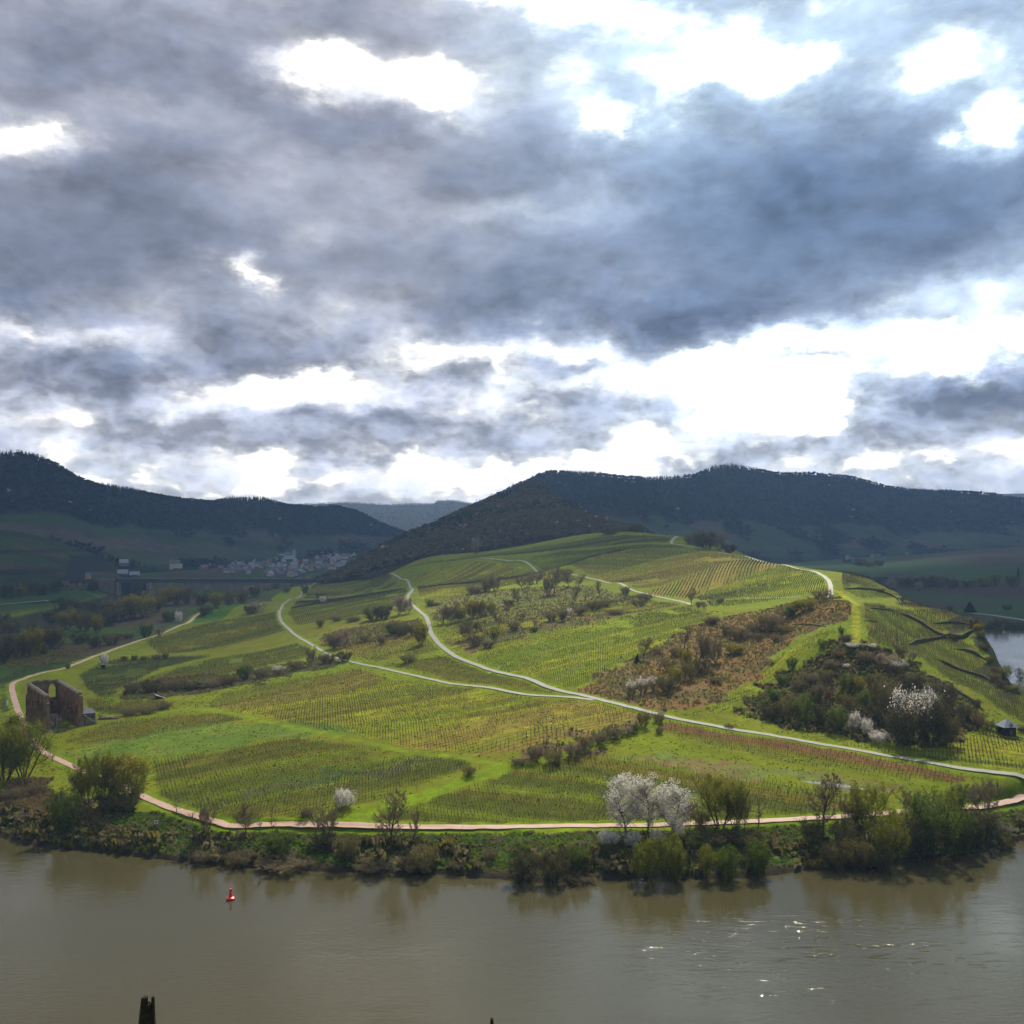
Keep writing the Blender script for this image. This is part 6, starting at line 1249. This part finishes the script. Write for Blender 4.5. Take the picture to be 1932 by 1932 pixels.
mb = MB(); mb.box((0, -.135, 2.5), (.22, .03, .9)); mb.box((-.3, -.135, 2.5), (.36, .03, .2)); mb.box((.3, -.135, 2.5), (.36, .03, .2)); mb.build('cross_mark', M_BLACK, e)
x, y, z = g1(14, 1340); e = empty('info_sign', (x, y, z), 0); tag(e, 'tall white panel on a post beside the pink path at the left edge', 'sign')
mb = MB(); mb.tube((0, 0, 0), (0, 0, 3), .06, .06, 6); mb.build('post', M_STEEL, e); mb = MB(); mb.box((0, -.05, 3.6), (1.0, .06, 2.6)); mb.build('panel', M_WHITE, e)
x, y, z = g1(15, 1352); o = MB(); o.box((0, 0, .9), (.12, .12, 1.8)); tag(o.build('marker_post', M_WHITE, None, (x, y, z)), 'short white post below the tall white panel at the left', 'post')
for i, (u, v, lb) in enumerate([(873, 1562, 'thin white reflector post on the near edge of the straight pink path'), (1296, 1346, 'thin grey post beside the main road below the brown slope'), (1100, 1305, 'small pale sign post at the fork of the two roads'), (1438, 1546, 'white marker post beside the right part of the pink path')]):
    x, y, z = g1(u, v); o = MB(); o.box((0, 0, 1.0), (.10, .10, 2.0), 0, 0, .9); tag(o.build('marker_post', M_WHITE if i != 1 else M_STEEL, None, (x, y, z)), lb, 'post')
def person(u, v, rz, shirt, trou, label):
    """one continuous body grown from a skeleton, mid-stride on the grass"""
    x, y, z = g1(u, v); e = empty('person', (x, y, z + .03), rz); tag(e, label, 'person')
    J = [((0, 0, .95), .15), ((0, 0, 1.2), .14), ((0, .02, 1.42), .15), ((0, .02, 1.55), .07), ((0, .03, 1.68), .10), ((0, .03, 1.78), .07),
         ((-.19, .02, 1.42), .065), ((-.25, .08, 1.15), .05), ((-.22, .22, .93), .035), ((.19, .02, 1.42), .065), ((.25, -.05, 1.15), .05), ((.22, .03, .90), .035),
         ((-.10, .06, .90), .10), ((-.11, .20, .50), .07), ((-.11, .14, .06), .045), ((-.11, .30, .03), .04), ((.10, -.02, .90), .10), ((.11, -.04, .50), .07), ((.11, -.26, .08), .045), ((.11, -.12, .03), .04)]
    E = [(0, 1), (1, 2), (2, 3), (3, 4), (4, 5), (2, 6), (6, 7), (7, 8), (2, 9), (9, 10), (10, 11), (0, 12), (12, 13), (13, 14), (14, 15), (0, 16), (16, 17), (17, 18), (18, 19)]
    me = bpy.data.meshes.new('body'); me.from_pydata([j[0] for j in J], E, []); o = link('body', me, e); me.materials.append(trou)
    md = o.modifiers.new('skin', 'SKIN'); 
    for i, j in enumerate(J): me.skin_vertices[0].data[i].radius = (j[1], j[1])
    me.skin_vertices[0].data[0].use_root = True; o.modifiers.new('sub', 'SUBSURF').levels = 1
    mb = MB(); mb.lathe([(.17, .92), (.185, 1.1), (.19, 1.3), (.21, 1.44), (.12, 1.52)], n=10); mb.build('jacket', shirt, e); mb = MB(); mb.lathe([(.105, 1.66), (.118, 1.73), (.10, 1.82), (.02, 1.86)], (0, .01, 0), n=10); mb.build('hair', M_POST, e)
person(369, 1336, 2.6, M_BLACK, M_BLACK, 'walker in black clothes on the grass track, left of two'); person(373, 1336, 2.5, simple_mat('dark_trousers_grey_jacket', (.30,.30,.32)), M_BLACK, 'walker in a grey jacket on the grass track, right of two')
# white grow tubes on young vines: scattered single ones
tb = MB(); tb.tube((0, 0, 0), (0, 0, .62), .07, .07, 6, cap=True); TM = tb.mesh('grow_tube', simple_mat('white_grow_tube', (.72,.74,.72), .5, .05)); TM2 = tb.mesh('grow_tube', simple_mat('pale_blue_tube', (.45,.68,.72), .5, .05))
def tubes(poly, n, where, me, seed):
    r = random.Random(seed); A = np.array(poly, float); k = 0
    while k < n:
        u, v = r.uniform(A[:, 0].min(), A[:, 0].max()), r.uniform(A[:, 1].min(), A[:, 1].max())
        if not in_poly(np.array([u]), np.array([v]), A)[0]: continue
        x, y, z = g1(u, v); tag(link('grow_tube', me, None, (x, y, z)), 'small white grow tube around a young vine ' + where if me is TM else 'pale blue grow tube around a young vine ' + where, 'grow tube', 'grow tubes ' + where); k += 1
tubes([(455,1505),(640,1462),(780,1430),(860,1432),(720,1470),(560,1500),(470,1520)], 46, 'on the brown strip below the meadow', TM, 3)
tubes([(380,1530),(440,1512),(460,1530),(410,1545)], 9, 'above the bend of the pink path', TM, 4)
tubes([(225,1395),(330,1350),(440,1350),(440,1375),(300,1395)], 16, 'in the field by the church ruin', TM, 5)
tubes([(1038,1492),(1110,1500),(1104,1510),(1036,1508)], 10, 'in the field left of the cherry trees', TM2, 6)
# weathered post close to the camera
e = empty('wooden_post', (-3.0, 8.1, 89.2)); tag(e, 'dark split wooden post top rising at the bottom edge of the picture', 'post')
def rough_post(h, r0, cx, seed, n=14, rows=10):
    mb = MB(); b = 0; r = random.Random(seed)
    for k in range(rows):
        zz = h * k / (rows - 1)
        for i in range(n):
            a = 2 * math.pi * i / n; rr = r0 * (1 + .16 * math.sin(3 * a + seed) + .10 * r.uniform(-1, 1)); top = (k == rows - 1); f_ = (.55 if top else 1)
            mb.v.append((cx + rr * f_ * math.cos(a), rr * f_ * math.sin(a) * .9, zz + (r.uniform(-.01, .012) if top else 0)))
    for k in range(rows - 1):
        for i in range(n): j = (i + 1) % n; mb.f.append((k * n + i, k * n + j, (k + 1) * n + j, (k + 1) * n + i)); mb.m.append(0)
    mb.f.append(tuple((rows - 1) * n + i for i in range(n))); mb.m.append(0); return mb
rough_post(1.955, .045, -.022, 3).build('split_half', M_POST, e); rough_post(1.95, .022, .044, 5).build('splinter', M_POST, e); rough_post(1.90, .052, .012, 7).build('stump', M_POST, e)
e2 = rough_post(1.0, .02, 0, 9).build('vine_stake', M_POST, None, (-.17, 8.3, 89.88)); tag(e2, 'tip of a dark stake just showing at the bottom edge', 'post')
# driftwood and the brushwood pile on the bank
def brush_pile(u, v, w, label, n=60, col=None):
    x, y, z = g1(u, v); mb = MB(); r = random.Random(int(u)); 
    for i in range(n):
        a = r.gauss(0, .5) + (0 if r.random() < .7 else 1.2); L = r.uniform(.8, 3.2); cx, cy = r.gauss(0, w * .25), r.gauss(0, w * .10); cz = max(0.05, 1.0 * math.exp(-(cx / (w * .3)) ** 2) * r.random()); d = Vector((math.cos(a), math.sin(a), r.uniform(-.2, .25))) * L / 2
        c = Vector((cx, cy, cz)); mb.tube(c - d, c + d, r.uniform(.03, .09), .02, 5)
    tag(mb.build('driftwood_pile', col, None, (x, y, z)), label, 'driftwood')
M_DRIFT = simple_mat('bleached_driftwood', (.26,.21,.16), .9, .3)
brush_pile(1893, 1566, 9, 'heap of bleached driftwood on the bank at the right edge', 120, M_DRIFT); brush_pile(60, 1540, 12, 'tangle of dead pale reeds and driftwood on the left bank', 160, M_DRIFT); brush_pile(110, 1585, 8, 'flood debris at the water edge under the left willows', 70, M_DRIFT); brush_pile(1132, 1625, 5, 'fallen dead branches on the bank left of the cherry trees', 14, M_DRIFT)
brush_pile(28, 1520, 10, 'pile of dead brown stalks on the upper left bank', 140, simple_mat('dead_stalks', (.16,.11,.075), .9, .3))
# stacks of pale poles in the orange field
for i in range(6):
    x, y, z = g1(1536 + 13 * i, 1477 + 2.3 * i); mb = MB()
    for j in range(3): mb.tube((-6, j * .25, .15 + .05 * j), (6, j * .25 + .05, .15 + .05 * j), .09, .09, 6, cap=True)
    tag(mb.build('pole_stack', M_WHITE if i % 2 else M_PLAST, None, (x, y, z), -.22), 'bundle of pale poles lying on the grass, %s from the left' % ORD[i], 'poles', 'bundles of poles in the orange strip')
# ------------------------------------------------------------------ haze in the valley air
hb = MB(); hb.box((0, 3600, 265), (11000, 8000, 540)); 
hm = bpy.data.materials.new('thin_haze'); hm.use_nodes = True; ht = hm.node_tree; ht.nodes.clear(); hb_ = NB(ht)
pv = hb_.n('ShaderNodeVolumePrincipled'); pv.inputs['Color'].default_value = (.36, .60, 1.0, 1); pv.inputs['Density'].default_value = 8.0e-5; pv.inputs['Anisotropy'].default_value = 0.0
ht.links.new(pv.outputs[0], hb_.n('ShaderNodeOutputMaterial').inputs['Volume'])
tag(hb.build('haze', hm), kind='stuff')
